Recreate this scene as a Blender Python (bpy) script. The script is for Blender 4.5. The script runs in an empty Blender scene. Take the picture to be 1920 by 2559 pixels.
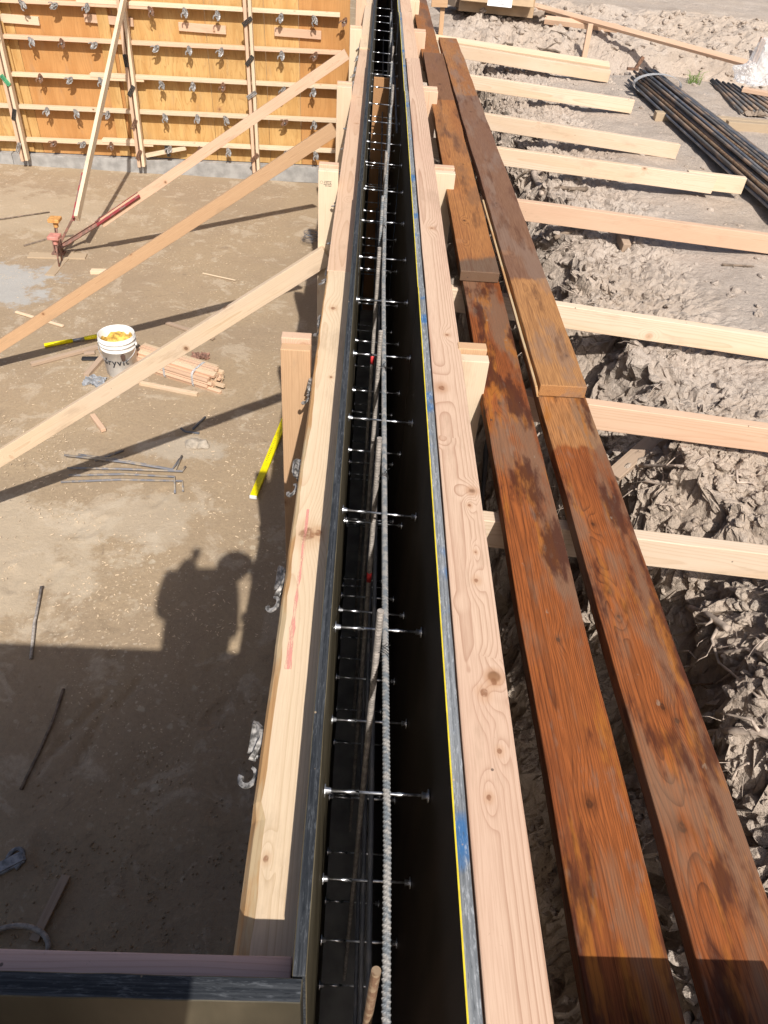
import bpy, bmesh, math, random
import numpy as np
from mathutils import Vector, Matrix, noise as mno
random.seed(7)
R = math.radians
scn = bpy.context.scene
col = scn.collection

# ------------------------------------------------------------------ camera
CH = 3.7                                   # lens height above the pit floor
FPX = 1901.4                               # focal length in px of the 1920x2559 photograph
AX = Vector((0.99782575, 0.05102346, 0.04171791))      # world X seen by the camera (right, down, forward)
AY = Vector((0.00316361, -0.66932851, 0.74295985))
AZ = Vector((0.06583137, -0.74121249, -0.66803463))
AX.normalize(); AY = (AY - AY.dot(AX)*AX).normalized(); AZ = AX.cross(AY)
if AZ.y > 0: AZ = -AZ
def cam2world(d): return Vector((AX.dot(d), AY.dot(d), AZ.dot(d)))
def ray(u, v): return cam2world(Vector((u-960.0, v-1279.5, FPX)))
C0 = Vector((0, 0, CH))
def at(u, v, z=0.0):                       # photo pixel -> point on the level z
    d = ray(u, v); return C0 + d*((z-CH)/d.z)
def atY(u, v, y):
    d = ray(u, v); return C0 + d*(y/d.y)
cam = bpy.data.cameras.new('camera'); camo = bpy.data.objects.new('camera', cam); col.objects.link(camo)
rx, ry, rz = cam2world(Vector((1,0,0))), cam2world(Vector((0,-1,0))), cam2world(Vector((0,0,-1)))
m = Matrix((rx, ry, rz)).transposed().to_4x4(); m.translation = C0
camo.matrix_world = m
cam.sensor_fit = 'HORIZONTAL'; cam.sensor_width = 36; cam.lens = 36*FPX/1920
cam.clip_start = 0.02; cam.clip_end = 900
scn.camera = camo

# ------------------------------------------------------------------ light
SX, SY = -0.20, 0.95                       # horizontal travel of the sunlight for each metre it falls
sun = bpy.data.lights.new('sun', 'SUN'); sun.energy = 5.0; sun.angle = R(0.55); sun.color = (1.0, 0.955, 0.89)
so = bpy.data.objects.new('sun', sun); col.objects.link(so)
so.rotation_euler = Vector((SX, SY, -1)).to_track_quat('-Z', 'Y').to_euler()
w = bpy.data.worlds.new('World'); scn.world = w; w.use_nodes = True
wn = w.node_tree; bg = wn.nodes['Background']; sky = wn.nodes.new('ShaderNodeTexSky'); sky.sky_type = 'NISHITA'
sky.sun_disc = False; sky.dust_density = 3.0; sky.ozone_density = 0.3; sky.air_density = 0.8; sky.sun_elevation = R(45.8); sky.sun_rotation = math.atan2(-SX, -SY)
wn.links.new(sky.outputs[0], bg.inputs[0]); bg.inputs[1].default_value = 0.10
scn.view_settings.view_transform = 'Standard'; scn.view_settings.look = 'None'; scn.view_settings.gamma = 1
scn.view_settings.exposure = 0.10
scn.render.engine = 'CYCLES'; scn.cycles.max_bounces = 6; scn.cycles.diffuse_bounces = 3

# ------------------------------------------------------------------ node helper
class G:
    def __init__(s, name):
        s.m = bpy.data.materials.new(name); s.m.use_nodes = True; s.t = s.m.node_tree
        s.b = s.t.nodes['Principled BSDF']
    def n(s, typ, ins=None, **at_):
        k = s.t.nodes.new(typ)
        for a, v in at_.items(): setattr(k, a, v)
        for i, v in (ins or {}).items(): s.put(k.inputs[i], v)
        return k
    def put(s, sock, v):
        if isinstance(v, bpy.types.NodeSocket): s.t.links.new(v, sock)
        elif isinstance(v, tuple) and len(v) == 3 and sock.type == 'RGBA': sock.default_value = (*v, 1)
        else: sock.default_value = v
    def M(s, op, a, b=0.0, c=0.0, clamp=False):
        k = s.n('ShaderNodeMath', {0: a, 1: b, 2: c}, operation=op); k.use_clamp = clamp; return k.outputs[0]
    def mix(s, f, a, b, mode='MIX'):
        k = s.n('ShaderNodeMix', data_type='RGBA', blend_type=mode)
        s.put(k.inputs[0], f); s.put(k.inputs[6], a); s.put(k.inputs[7], b); return k.outputs[2]
    def ss(s, v, a, b, lo=0.0, hi=1.0):
        k = s.n('ShaderNodeMapRange', {0: v, 1: a, 2: b, 3: lo, 4: hi}, interpolation_type='SMOOTHSTEP'); return k.outputs[0]
    def noise(s, v, sc=1.0, det=3.0, ro=0.55, dist=0.0):
        k = s.n('ShaderNodeTexNoise', {'Vector': v, 'Scale': sc, 'Detail': det, 'Roughness': ro, 'Distortion': dist}); return k.outputs[0]
    def vor(s, v, sc=1.0, feat='F1'):
        k = s.n('ShaderNodeTexVoronoi', {'Vector': v, 'Scale': sc}, feature=feat); return k
    def scale(s, v, f): return s.n('ShaderNodeVectorMath', {0: v, 1: f}, operation='MULTIPLY').outputs[0]
    def add(s, v, f): return s.n('ShaderNodeVectorMath', {0: v, 1: f}, operation='ADD').outputs[0]
    def xyz(s, v): return s.n('ShaderNodeSeparateXYZ', {0: v}).outputs
    def obj(s, rnd=True):
        o = s.n('ShaderNodeTexCoord').outputs['Object']
        if not rnd: return o
        r = s.n('ShaderNodeObjectInfo').outputs['Random']
        c = s.n('ShaderNodeCombineXYZ', {0: s.M('MULTIPLY', r, 37.0), 1: s.M('MULTIPLY', r, 0.0), 2: s.M('MULTIPLY', r, 0.0)}).outputs[0]
        s.r = r
        return s.add(o, c)
    def bump(s, h, st=0.3, d=0.002):
        k = s.n('ShaderNodeBump', {'Height': h, 'Strength': st, 'Distance': d}); s.put(s.b.inputs['Normal'], k.outputs[0])
    def out(s, c, rough=0.7, metal=0.0, spec=0.5):
        s.put(s.b.inputs['Base Color'], c); s.put(s.b.inputs['Roughness'], rough); s.put(s.b.inputs['Metallic'], metal)
        s.put(s.b.inputs['Specular IOR Level'], spec); return s.m

def wood(name, light, dark, blotch=None, ring=0.006, contrast=0.5, knots=True, rough=0.75, warp=0.035, stain=None, pith=0.05, kscale=6.0, fib=0.12, spec=0.3, kn=None, yoff=0.022, bands=()):
    g = G(name); P = g.obj(kn is None); x, y, z = g.xyz(P)
    rnd = g.r if kn is None else 0.37
    low = g.noise(g.scale(P, (0.9, 5, 5) if kn is None else (0.6, 4, 4)), 1.0, 1.0 if kn is not None else 2.0)
    low2 = g.noise(g.scale(P, (5.0, 22, 22)), 1.0, 2.0)
    vo = g.vor(P, kscale)
    kd = vo.outputs['Distance']; kc = g.xyz(vo.outputs['Color'])[0]
    has = g.M('GREATER_THAN', kc, 0.62) if knots else 0.0
    near = g.M('MULTIPLY', g.ss(kd, 0.34, 0.0), has)
    yo = g.M('SUBTRACT', y, g.M('MULTIPLY', g.M('SUBTRACT', rnd, 0.5), pith) if kn is None else yoff)
    zo = g.M('ADD', z, g.M('ADD', g.M('MULTIPLY', rnd, pith*1.2), 0.012))
    r = g.M('SQRT', g.M('ADD', g.M('MULTIPLY', yo, yo), g.M('MULTIPLY', zo, zo)))
    r = g.M('ADD', r, g.M('MULTIPLY', low, warp))
    r = g.M('ADD', r, g.M('MULTIPLY', low2, warp*(0.12 if kn is None else 0.05)))
    r = g.M('SUBTRACT', r, g.M('MULTIPLY', near, ring*3.2))
    cores, halos = [], []
    for (kx, ky, kr) in (kn or []):
        dx = g.M('SUBTRACT', x, kx); dy = g.M('SUBTRACT', y, ky)
        wob = g.M('MULTIPLY', g.M('SUBTRACT', g.noise(P, 55.0, 2.0), 0.5), kr*0.9)
        d0 = g.M('ADD', g.M('SQRT', g.M('ADD', g.M('MULTIPLY', g.M('MULTIPLY', dx, dx), 0.55), g.M('MULTIPLY', dy, dy))), wob)
        d1 = g.M('SQRT', g.M('ADD', g.M('MULTIPLY', g.M('MULTIPLY', dx, dx), 0.10), g.M('MULTIPLY', dy, dy)))
        r = g.M('ADD', r, g.M('MULTIPLY', g.ss(d1, kr*3.6, 0.0), ring*2.4))
        cores.append(g.M('MULTIPLY', g.ss(d0, kr*0.8, kr*0.45), g.ss(g.noise(P, 160.0, 3.0), 0.3, 0.55, 0.55, 1.0))); halos.append(g.ss(d0, kr*2.2, kr*0.7))
    ph = g.M('FRACT', g.M('DIVIDE', r, ring))
    late = g.M('POWER', ph, 4.5)
    late = g.M('MULTIPLY', late, g.ss(ph, 1.0, 0.93))
    amp = g.ss(g.noise(g.scale(P, (1.1, 9, 9)), 1.0, 1.0), 0.25, 0.7, 0.45, 1.0)
    late = g.M('MULTIPLY', late, amp)
    fibn = g.noise(g.scale(P, (14, 420, 420)), 1.0, 2.0)
    c = g.mix(g.M('MULTIPLY', late, contrast), light, dark)
    if blotch:
        c = g.mix(g.ss(g.noise(g.scale(P, (1.3, 7, 7)), 1.0, 2.0), 0.42, 0.66, 0, 0.85), c, g.mix(0.5, blotch, c, 'MULTIPLY') if False else blotch)
        c = g.mix(g.M('MULTIPLY', late, contrast*0.7), c, dark)
    for (b0, b1, bc_, am_, sl_) in bands:      # lengths of the plank that stayed dry or soaked, with their own edges
        xe = g.M('ADD', g.M('ADD', x, g.M('MULTIPLY', g.M('SUBTRACT', g.noise(g.scale(P, (6, 30, 30)), 1.0, 4.0), 0.5), 0.10)), g.M('MULTIPLY', y, sl_))
        mk = g.M('MULTIPLY', g.ss(xe, b0-0.012, b0+0.012), g.ss(xe, b1+0.02, b1-0.02))
        c = g.mix(g.M('MULTIPLY', mk, am_), c, g.mix(g.M('MULTIPLY', late, 0.5), bc_, dark))
    c = g.mix(g.M('MULTIPLY', g.ss(fibn, 0.35, 0.7), fib), c, dark)
    # knots: ring round a dark core
    if knots:
        core = g.M('MULTIPLY', g.ss(kd, 0.085, 0.05), has)
        halo = g.M('MULTIPLY', g.ss(kd, 0.16, 0.07), has)
        c = g.mix(g.M('MULTIPLY', halo, 0.45), c, (0.42, 0.2, 0.09))
        c = g.mix(g.M('MULTIPLY', core, 0.8), c, (0.16, 0.07, 0.03))
    for co_, ha_ in zip(cores, halos):
        c = g.mix(g.M('MULTIPLY', ha_, 0.30), c, tuple(v*0.62 for v in dark) if light[0] < 0.5 else (0.50, 0.25, 0.11))
        c = g.mix(g.M('MULTIPLY', co_, 0.78), c, (0.05, 0.02, 0.01) if light[0] < 0.5 else (0.24, 0.10, 0.045))
    if not stain and light[0] > 0.45:
        sm_ = g.noise(g.scale(P, (2.5, 9, 9)), 1.0, 6.0, 0.7); c = g.mix(g.ss(sm_, 0.55, 0.68, 0, 0.28), c, (0.36, 0.25, 0.16))
        sc2 = g.noise(g.scale(P, (3, 3, 3)), 30.0, 4.0, 0.75, 1.2); c = g.mix(g.ss(sc2, 0.66, 0.72, 0, 0.3), c, (0.3, 0.2, 0.13))
    # small nail dents and scuffs
    sc_ = g.vor(P, 23.0)
    dent = g.M('MULTIPLY', g.ss(sc_.outputs['Distance'], 0.07, 0.045), g.M('GREATER_THAN', g.xyz(sc_.outputs['Color'])[1], 0.86))
    c = g.mix(g.M('MULTIPLY', dent, 0.75), c, (0.06, 0.04, 0.03))
    tone = g.M('ADD', 0.78, g.M('MULTIPLY', g.M('FRACT', g.M('MULTIPLY', rnd, 7.31)), 0.17))
    tc = g.n('ShaderNodeCombineXYZ', {0: tone, 1: tone, 2: tone}).outputs[0]
    if stain:
        for (scol, sscale, lo, hi, amt) in stain:
            nz = g.noise(g.add(g.scale(P, sscale), (3.1*len(name), 0, 0)), 1.0, 5.0, 0.62)
            c = g.mix(g.ss(nz, lo, hi, 0, amt), c, g.mix(g.M('MULTIPLY', late, 0.35), scol, dark))
    c = g.mix(1.0, c, tc, 'MULTIPLY')
    h = g.M('ADD', g.M('MULTIPLY', late, -0.6), g.M('MULTIPLY', fibn, 0.5))
    g.bump(h, 0.35, 0.0009)
    rr = rough
    if stain: rr = g.ss(g.noise(g.scale(P, (3, 18, 18)), 1.0, 3.0), 0.3, 0.7, rough-0.12, rough+0.15)
    return g.out(c, rr, 0, spec)

LT, DK = (0.80, 0.60, 0.40), (0.50, 0.29, 0.15)
W = {}
W['pale'] = wood('pale_spruce', (0.80, 0.61, 0.42), (0.52, 0.33, 0.17), blotch=(0.77, 0.60, 0.44), contrast=0.42, ring=0.0055)
W['near'] = wood('pale_spruce_with_knots', (0.80, 0.62, 0.43), (0.50, 0.32, 0.17), blotch=(0.76, 0.60, 0.42), contrast=0.55, ring=0.0048, warp=0.06, fib=0.2, kn=[(-0.25, 0.006, 0.024), (-0.243, -0.020, 0.012), (-0.986, 0.012, 0.006), (0.42, -0.01, 0.006), (0.85, 0.008, 0.012)])
W['pink'] = wood('pinkish_fir', (0.71, 0.47, 0.33), (0.38, 0.18, 0.11), blotch=(0.65, 0.40, 0.28), contrast=0.7, ring=0.0062, warp=0.05, fib=0.2)
W['fir'] = wood('near_fir_with_knots', (0.70, 0.50, 0.36), (0.34, 0.17, 0.10), blotch=(0.66, 0.45, 0.325), contrast=0.85, ring=0.0056, warp=0.034, fib=0.22,
    kn=[(-1.736, -0.002, 0.010), (-1.713, -0.022, 0.009), (-1.473, -0.012, 0.007), (-1.394, -0.017, 0.004), (-1.249, -0.017, 0.005), (-0.496, -0.011, 0.007), (-1.847, -0.017, 0.006), (-1.927, 0.008, 0.006), (-0.782, 0.02, 0.013), (0.3, 0.0, 0.009)])
W['peach'] = wood('peach_fir', (0.76, 0.53, 0.37), (0.48, 0.27, 0.15), blotch=(0.72, 0.47, 0.32), contrast=0.42, ring=0.006)
W['cream'] = wood('cream_pine', (0.80, 0.64, 0.46), (0.56, 0.39, 0.21), contrast=0.4, ring=0.006)
W['rose'] = wood('rose_fir', (0.86, 0.56, 0.47), (0.55, 0.27, 0.2), blotch=(0.84, 0.50, 0.42), contrast=0.4, ring=0.006)
W['cross'] = wood('cross_piece_pine', (0.82, 0.65, 0.49), (0.52, 0.33, 0.17), blotch=(0.76, 0.56, 0.38), contrast=0.45, ring=0.007, warp=0.05)
W['amber'] = wood('amber_fir', (0.70, 0.45, 0.26), (0.40, 0.20, 0.09), contrast=0.55, ring=0.005, fib=0.2)
W['bark'] = wood('bark_edge', (0.62, 0.36, 0.16), (0.3, 0.12, 0.05), contrast=0.5, knots=False, stain=[((0.66, 0.52, 0.32), (4, 20, 20), 0.45, 0.6, 0.8)])
W['oldgrey'] = wood('weathered_lath', (0.50, 0.37, 0.27), (0.24, 0.16, 0.1), contrast=0.4, knots=False)
W['dull'] = wood('muddy_lumber', (0.52, 0.40, 0.27), (0.30, 0.2, 0.13), contrast=0.4)
ST = [((0.22, 0.14, 0.09), (2.2, 11, 11), 0.44, 0.60, 0.65), ((0.40, 0.145, 0.025), (4.0, 22, 22), 0.52, 0.64, 0.7), ((0.065, 0.020, 0.012), (3.8, 15, 15), 0.50, 0.62, 0.85), ((0.22, 0.17, 0.13), (7, 26, 26), 0.60, 0.72, 0.35), ((0.34, 0.27, 0.2), (30, 60, 60), 0.66, 0.76, 0.5)]
wk = dict(contrast=0.95, ring=0.0034, warp=0.022, yoff=0.03, rough=0.74, kscale=4.0, pith=0.03, fib=0.5, spec=0.14, stain=ST)
W['wet'] = wood('wet_stained_plank', (0.36, 0.108, 0.030), (0.05, 0.017, 0.009), blotch=(0.25, 0.072, 0.024), kn=[(-0.25, -0.002, 0.006), (-0.60, 0.004, 0.010), (0.6, 0.02, 0.008)], **wk)
W['wet2'] = wood('wet_stained_plank_with_knots', bands=[(0.755, 1.5, (0.50, 0.235, 0.09), 0.85, 0.25)], light=(0.36, 0.108, 0.030), dark=(0.05, 0.017, 0.009), blotch=(0.25, 0.072, 0.024), kn=[(-0.285, 0.034, 0.013), (0.168, 0.032, 0.006), (0.24, 0.036, 0.008), (0.455, 0.026, 0.007), (-0.05, 0.0, 0.009), (-0.08, -0.02, 0.007), (-0.534, 0.038, 0.008)], **wk)
W['dryplank'] = wood('dry_stained_plank', (0.44, 0.18, 0.058), (0.10, 0.036, 0.016), blotch=(0.34, 0.13, 0.045), contrast=0.75, ring=0.0046, rough=0.65, kscale=4.0, pith=0.03, fib=0.45, spec=0.25,
    stain=[((0.20, 0.13, 0.09), (2.0, 12, 12), 0.45, 0.60, 0.65), ((0.14, 0.055, 0.026), (1.8, 12, 12), 0.50, 0.72, 0.6), ((0.36, 0.28, 0.2), (30, 60, 60), 0.66, 0.76, 0.5)])
dk2 = dict(contrast=0.8, ring=0.0040, warp=0.025, rough=0.65, kscale=4.0, pith=0.03, fib=0.45, spec=0.25, yoff=0.03)
W['capL'] = wood('left_lapping_plank', (0.46, 0.20, 0.065), (0.11, 0.04, 0.018), blotch=(0.38, 0.15, 0.05), kn=[(-1.3, 0.02, 0.006), (-0.6, -0.03, 0.005), (0.9, 0.0, 0.01)],
    bands=[(-3, -1.66, (0.15, 0.105, 0.072), 0.9, 0.55), (0.55, 3, (0.20, 0.11, 0.065), 0.75, 0.0)], stain=[((0.20, 0.10, 0.05), (3.0, 14, 14), 0.50, 0.64, 0.6), ((0.10, 0.04, 0.02), (2.4, 18, 18), 0.56, 0.68, 0.6)], **dk2)
W['capR'] = wood('right_lapping_plank', (0.44, 0.20, 0.07), (0.11, 0.04, 0.018), blotch=(0.36, 0.15, 0.055), kn=[(-2.25, -0.04, 0.008), (-1.0, 0.03, 0.006), (0.4, 0.01, 0.007)],
    bands=[(-3, -1.72, (0.50, 0.25, 0.095), 0.8, 0.3), (-1.72, 0.75, (0.205, 0.115, 0.075), 0.85, 0.2)], stain=[((0.25, 0.17, 0.125), (2.4, 12, 12), 0.50, 0.62, 0.55), ((0.10, 0.04, 0.02), (2.8, 18, 18), 0.57, 0.68, 0.6)], **dk2)
W['ply_orange'] = wood('orange_plywood', (0.57, 0.30, 0.11), (0.34, 0.15, 0.05), blotch=(0.49, 0.24, 0.08), contrast=0.4, ring=0.03, warp=0.22, knots=False, pith=0.5, fib=0.25, rough=0.55)
W['ply_yellow'] = wood('yellow_plywood', (0.70, 0.45, 0.18), (0.38, 0.19, 0.06), blotch=(0.58, 0.33, 0.115), contrast=0.6, ring=0.026, warp=0.3, kscale=2.4, pith=0.5, fib=0.3, rough=0.55)

def simple(name, c, rough=0.6, metal=0.0, var=0.15, sc=30.0, bump=0.0, spec=0.5, rnd=True):
    g = G(name); P = g.obj(rnd); n = g.noise(P, sc, 4.0)
    dk = tuple(v*(1-var*2) for v in c); lt = tuple(min(1, v*(1+var)) for v in c)
    cc = g.mix(g.ss(n, 0.3, 0.7), dk, lt)
    if bump: g.bump(n, bump, 0.002)
    return g.out(cc, rough, metal, spec)
def rust(name, c1, c2, lo=0.45, hi=0.6, sc=25.0, rough=0.6, metal=0.4, stretch=(1, 1, 1)):
    g = G(name); P = g.obj(); n = g.noise(g.scale(P, stretch), sc, 4.0)
    c = g.mix(g.ss(n, lo, hi), c1, c2); g.bump(g.noise(P, sc*6, 2.0), 0.3, 0.001); return g.out(c, rough, metal)

M = {}
def edgepaint(name, base, stripe, patch=None, pl=0.5, ph=0.6):
    g = G(name); P = g.obj(False)
    st = g.noise(g.scale(P, (10, 6, 520)), 1.0, 3.0)
    st2 = g.noise(g.scale(P, (3, 260, 260)), 1.0, 3.0)
    c = g.mix(g.ss(st2, 0.4, 0.66, 0, 0.8), base, stripe)
    if patch:
        nz = g.noise(g.scale(P, (7.0, 10, 10)), 1.0, 3.0)
        c = g.mix(g.ss(nz, pl, ph, 0, 0.9), c, patch)
    wn_ = g.vor(P, 40.0); sp = g.M('MULTIPLY', g.ss(wn_.outputs['Distance'], 0.12, 0.06), g.M('GREATER_THAN', g.xyz(wn_.outputs['Color'])[0], 0.9))
    c = g.mix(g.M('MULTIPLY', sp, 0.7), c, (0.5, 0.36, 0.22))
    wr = g.noise(g.scale(P, (45, 90, 300)), 1.0, 4.0, 0.7); c = g.mix(g.ss(wr, 0.52, 0.72, 0, 0.55), c, tuple(min(1, v*1.9+0.02) for v in stripe)); c = g.mix(g.ss(wr, 0.42, 0.3, 0, 0.6), c, tuple(v*0.4 for v in base))
    g.bump(g.M('ADD', st2, wr), 0.6, 0.0012)
    return g.out(c, 0.85, 0, 0.15)
M['edge_black'] = edgepaint('black_painted_ply_edge', (0.022, 0.025, 0.030), (0.062, 0.066, 0.072))
M['edge_blue'] = edgepaint('grey_blue_painted_ply_edge', (0.15, 0.16, 0.17), (0.31, 0.32, 0.33), (0.035, 0.13, 0.30), 0.54, 0.66)
def plyface(name, a, b, rough):
    g = G(name); P = g.obj(False); n = g.noise(g.scale(P, (8, 1.5, 90)), 1.0, 4.0); n2 = g.noise(P, 3.0, 3.0)
    c = g.mix(g.ss(n, 0.35, 0.68), a, b); c = g.mix(g.ss(n2, 0.45, 0.65, 0, 0.5), c, tuple(v*0.6 for v in a)); g.bump(n, 0.2, 0.001)
    return g.out(c, rough, 0, 0.4)
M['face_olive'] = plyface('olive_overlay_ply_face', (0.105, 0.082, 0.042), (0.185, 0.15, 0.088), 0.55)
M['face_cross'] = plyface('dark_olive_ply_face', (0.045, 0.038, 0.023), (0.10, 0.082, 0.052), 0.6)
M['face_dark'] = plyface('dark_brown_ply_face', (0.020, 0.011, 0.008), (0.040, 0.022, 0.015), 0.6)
M['yellow_line'] = simple('yellow_paint_line', (0.75, 0.58, 0.03), 0.6, var=0.1)
M['bulk'] = wood('bulkhead_plywood', (0.56, 0.30, 0.14), (0.34, 0.16, 0.07), contrast=0.4, ring=0.02, warp=0.2, knots=False, pith=0.3)
M['tie'] = simple('bright_tie_steel', (0.62, 0.63, 0.65), 0.28, 0.9, 0.25, 60)
M['zinc'] = simple('cast_zinc', (0.44, 0.43, 0.42), 0.5, 0.5, 0.22, 40, 0.3)
M['zinc2'] = simple('bright_cast_zinc', (0.38, 0.36, 0.34), 0.65, 0.3, 0.4, 60, 0.5)
M['brown_cast'] = simple('rusty_casting', (0.25, 0.14, 0.09), 0.7, 0.3, 0.25, 40, 0.3)
M['clip_dark'] = simple('dark_clip_steel', (0.05, 0.048, 0.045), 0.6, 0.3)
M['clip_green'] = simple('green_clip_paint', (0.09, 0.36, 0.18), 0.5)
M['rebar_grey'] = rust('grey_rebar', (0.26, 0.29, 0.32), (0.50, 0.48, 0.46), 0.40, 0.60, 55, 0.6, 0.35)
M['rebar_tan'] = rust('dusty_rebar', (0.29, 0.26, 0.235), (0.46, 0.41, 0.365), 0.4, 0.65, 50, 0.75, 0.1)
M['rebar_rust'] = rust('rusty_rebar', (0.17, 0.095, 0.055), (0.27, 0.19, 0.12), 0.4, 0.6, 60, 0.75, 0.1)
M['rebar_dark'] = rust('dark_mill_rebar', (0.12, 0.115, 0.115), (0.32, 0.225, 0.16), 0.42, 0.62, 5, 0.8, 0.1, (1, 1, 1))
M['rebar_blue'] = rust('blue_black_rebar', (0.12, 0.13, 0.155), (0.27, 0.26, 0.26), 0.45, 0.7, 9, 0.65, 0.3)
M['rebar_mud'] = rust('muddy_rebar', (0.20, 0.20, 0.22), (0.36, 0.30, 0.23), 0.42, 0.58, 14, 0.8, 0.1)
M['wire'] = simple('tie_wire', (0.06, 0.06, 0.06), 0.5, 0.6)
M['red_tape'] = simple('red_marking_paint', (0.75, 0.05, 0.05), 0.6)
M['red_steel'] = rust('red_painted_steel', (0.30, 0.045, 0.05), (0.22, 0.13, 0.11), 0.5, 0.6, 14, 0.6, 0.2)
M['rust_steel'] = rust('rusty_steel_channel', (0.22, 0.13, 0.10), (0.34, 0.17, 0.13), 0.45, 0.6, 20, 0.75, 0.2)
M['orange_cap'] = simple('orange_plastic_cap', (0.62, 0.31, 0.10), 0.6, var=0.12)
M['pink_cap'] = simple('faded_pink_cap', (0.58, 0.25, 0.20), 0.6, var=0.1)
M['pvc'] = simple('white_bucket_plastic', (0.80, 0.79, 0.77), 0.4, var=0.07, sc=12)
M['ink'] = simple('black_print', (0.03, 0.03, 0.035), 0.6)
M['mortar'] = simple('yellow_residue', (0.72, 0.48, 0.12), 0.8, var=0.3, sc=30, bump=0.5)
M['mudstain'] = simple('dark_mud', (0.10, 0.06, 0.045), 0.8)
M['yellow'] = simple('yellow_tool_paint', (0.88, 0.74, 0.0), 0.4, var=0.06)
M['black'] = simple('black_rubber', (0.02, 0.02, 0.022), 0.6)
M['steel'] = simple('grey_tool_steel', (0.35, 0.36, 0.38), 0.4, 0.7)
M['strap'] = simple('white_plastic_strap', (0.78, 0.78, 0.78), 0.5, var=0.05)
M['concrete'] = simple('footing_concrete', (0.34, 0.33, 0.315), 0.85, var=0.12, sc=9, bump=0.3)
M['card'] = simple('brown_cardboard', (0.47, 0.33, 0.20), 0.8, var=0.1, sc=6)
M['carddark'] = simple('dark_cardboard', (0.26, 0.2, 0.15), 0.8, var=0.1, sc=6)
M['paper'] = simple('white_paper', (0.8, 0.8, 0.8), 0.7, var=0.03)
M['root'] = simple('pale_dry_root', (0.47, 0.38, 0.31), 0.85, var=0.2, sc=30, bump=0.4)
M['rootdark'] = simple('dark_root', (0.2, 0.15, 0.11), 0.85, var=0.2, sc=30, bump=0.4)
M['rock'] = simple('grey_clod', (0.42, 0.36, 0.29), 0.9, var=0.15, sc=20, bump=0.5)
M['rag'] = simple('grey_blue_rag', (0.30, 0.31, 0.33), 0.85, var=0.25, sc=30)
M['leaf'] = simple('crumpled_brown_paper', (0.28, 0.15, 0.11), 0.8, var=0.25, sc=25)
M['blade'] = simple('green_grass', (0.16, 0.25, 0.05), 0.7)
M['chip'] = simple('fresh_wood_chip', (0.72, 0.56, 0.38), 0.8, var=0.12)
M['skin'] = simple('skin', (0.5, 0.3, 0.22), 0.6, var=0.05); M['shirt'] = simple('grey_shirt', (0.3, 0.3, 0.32), 0.85)
M['jeans'] = simple('blue_jeans', (0.06, 0.09, 0.16), 0.85); M['hat'] = simple('white_hard_hat', (0.75, 0.75, 0.72), 0.35)
g = G('clear_plastic_film'); P = g.obj(); g.bump(g.noise(P, 14, 4.0, dist=1.5), 0.9, 0.02)
g.out((0.86, 0.86, 0.87), 0.25, 0, 0.6); g.b.inputs['Alpha'].default_value = 0.42; g.b.inputs['Transmission Weight'].default_value = 0.15; M['film'] = g.m

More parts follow.
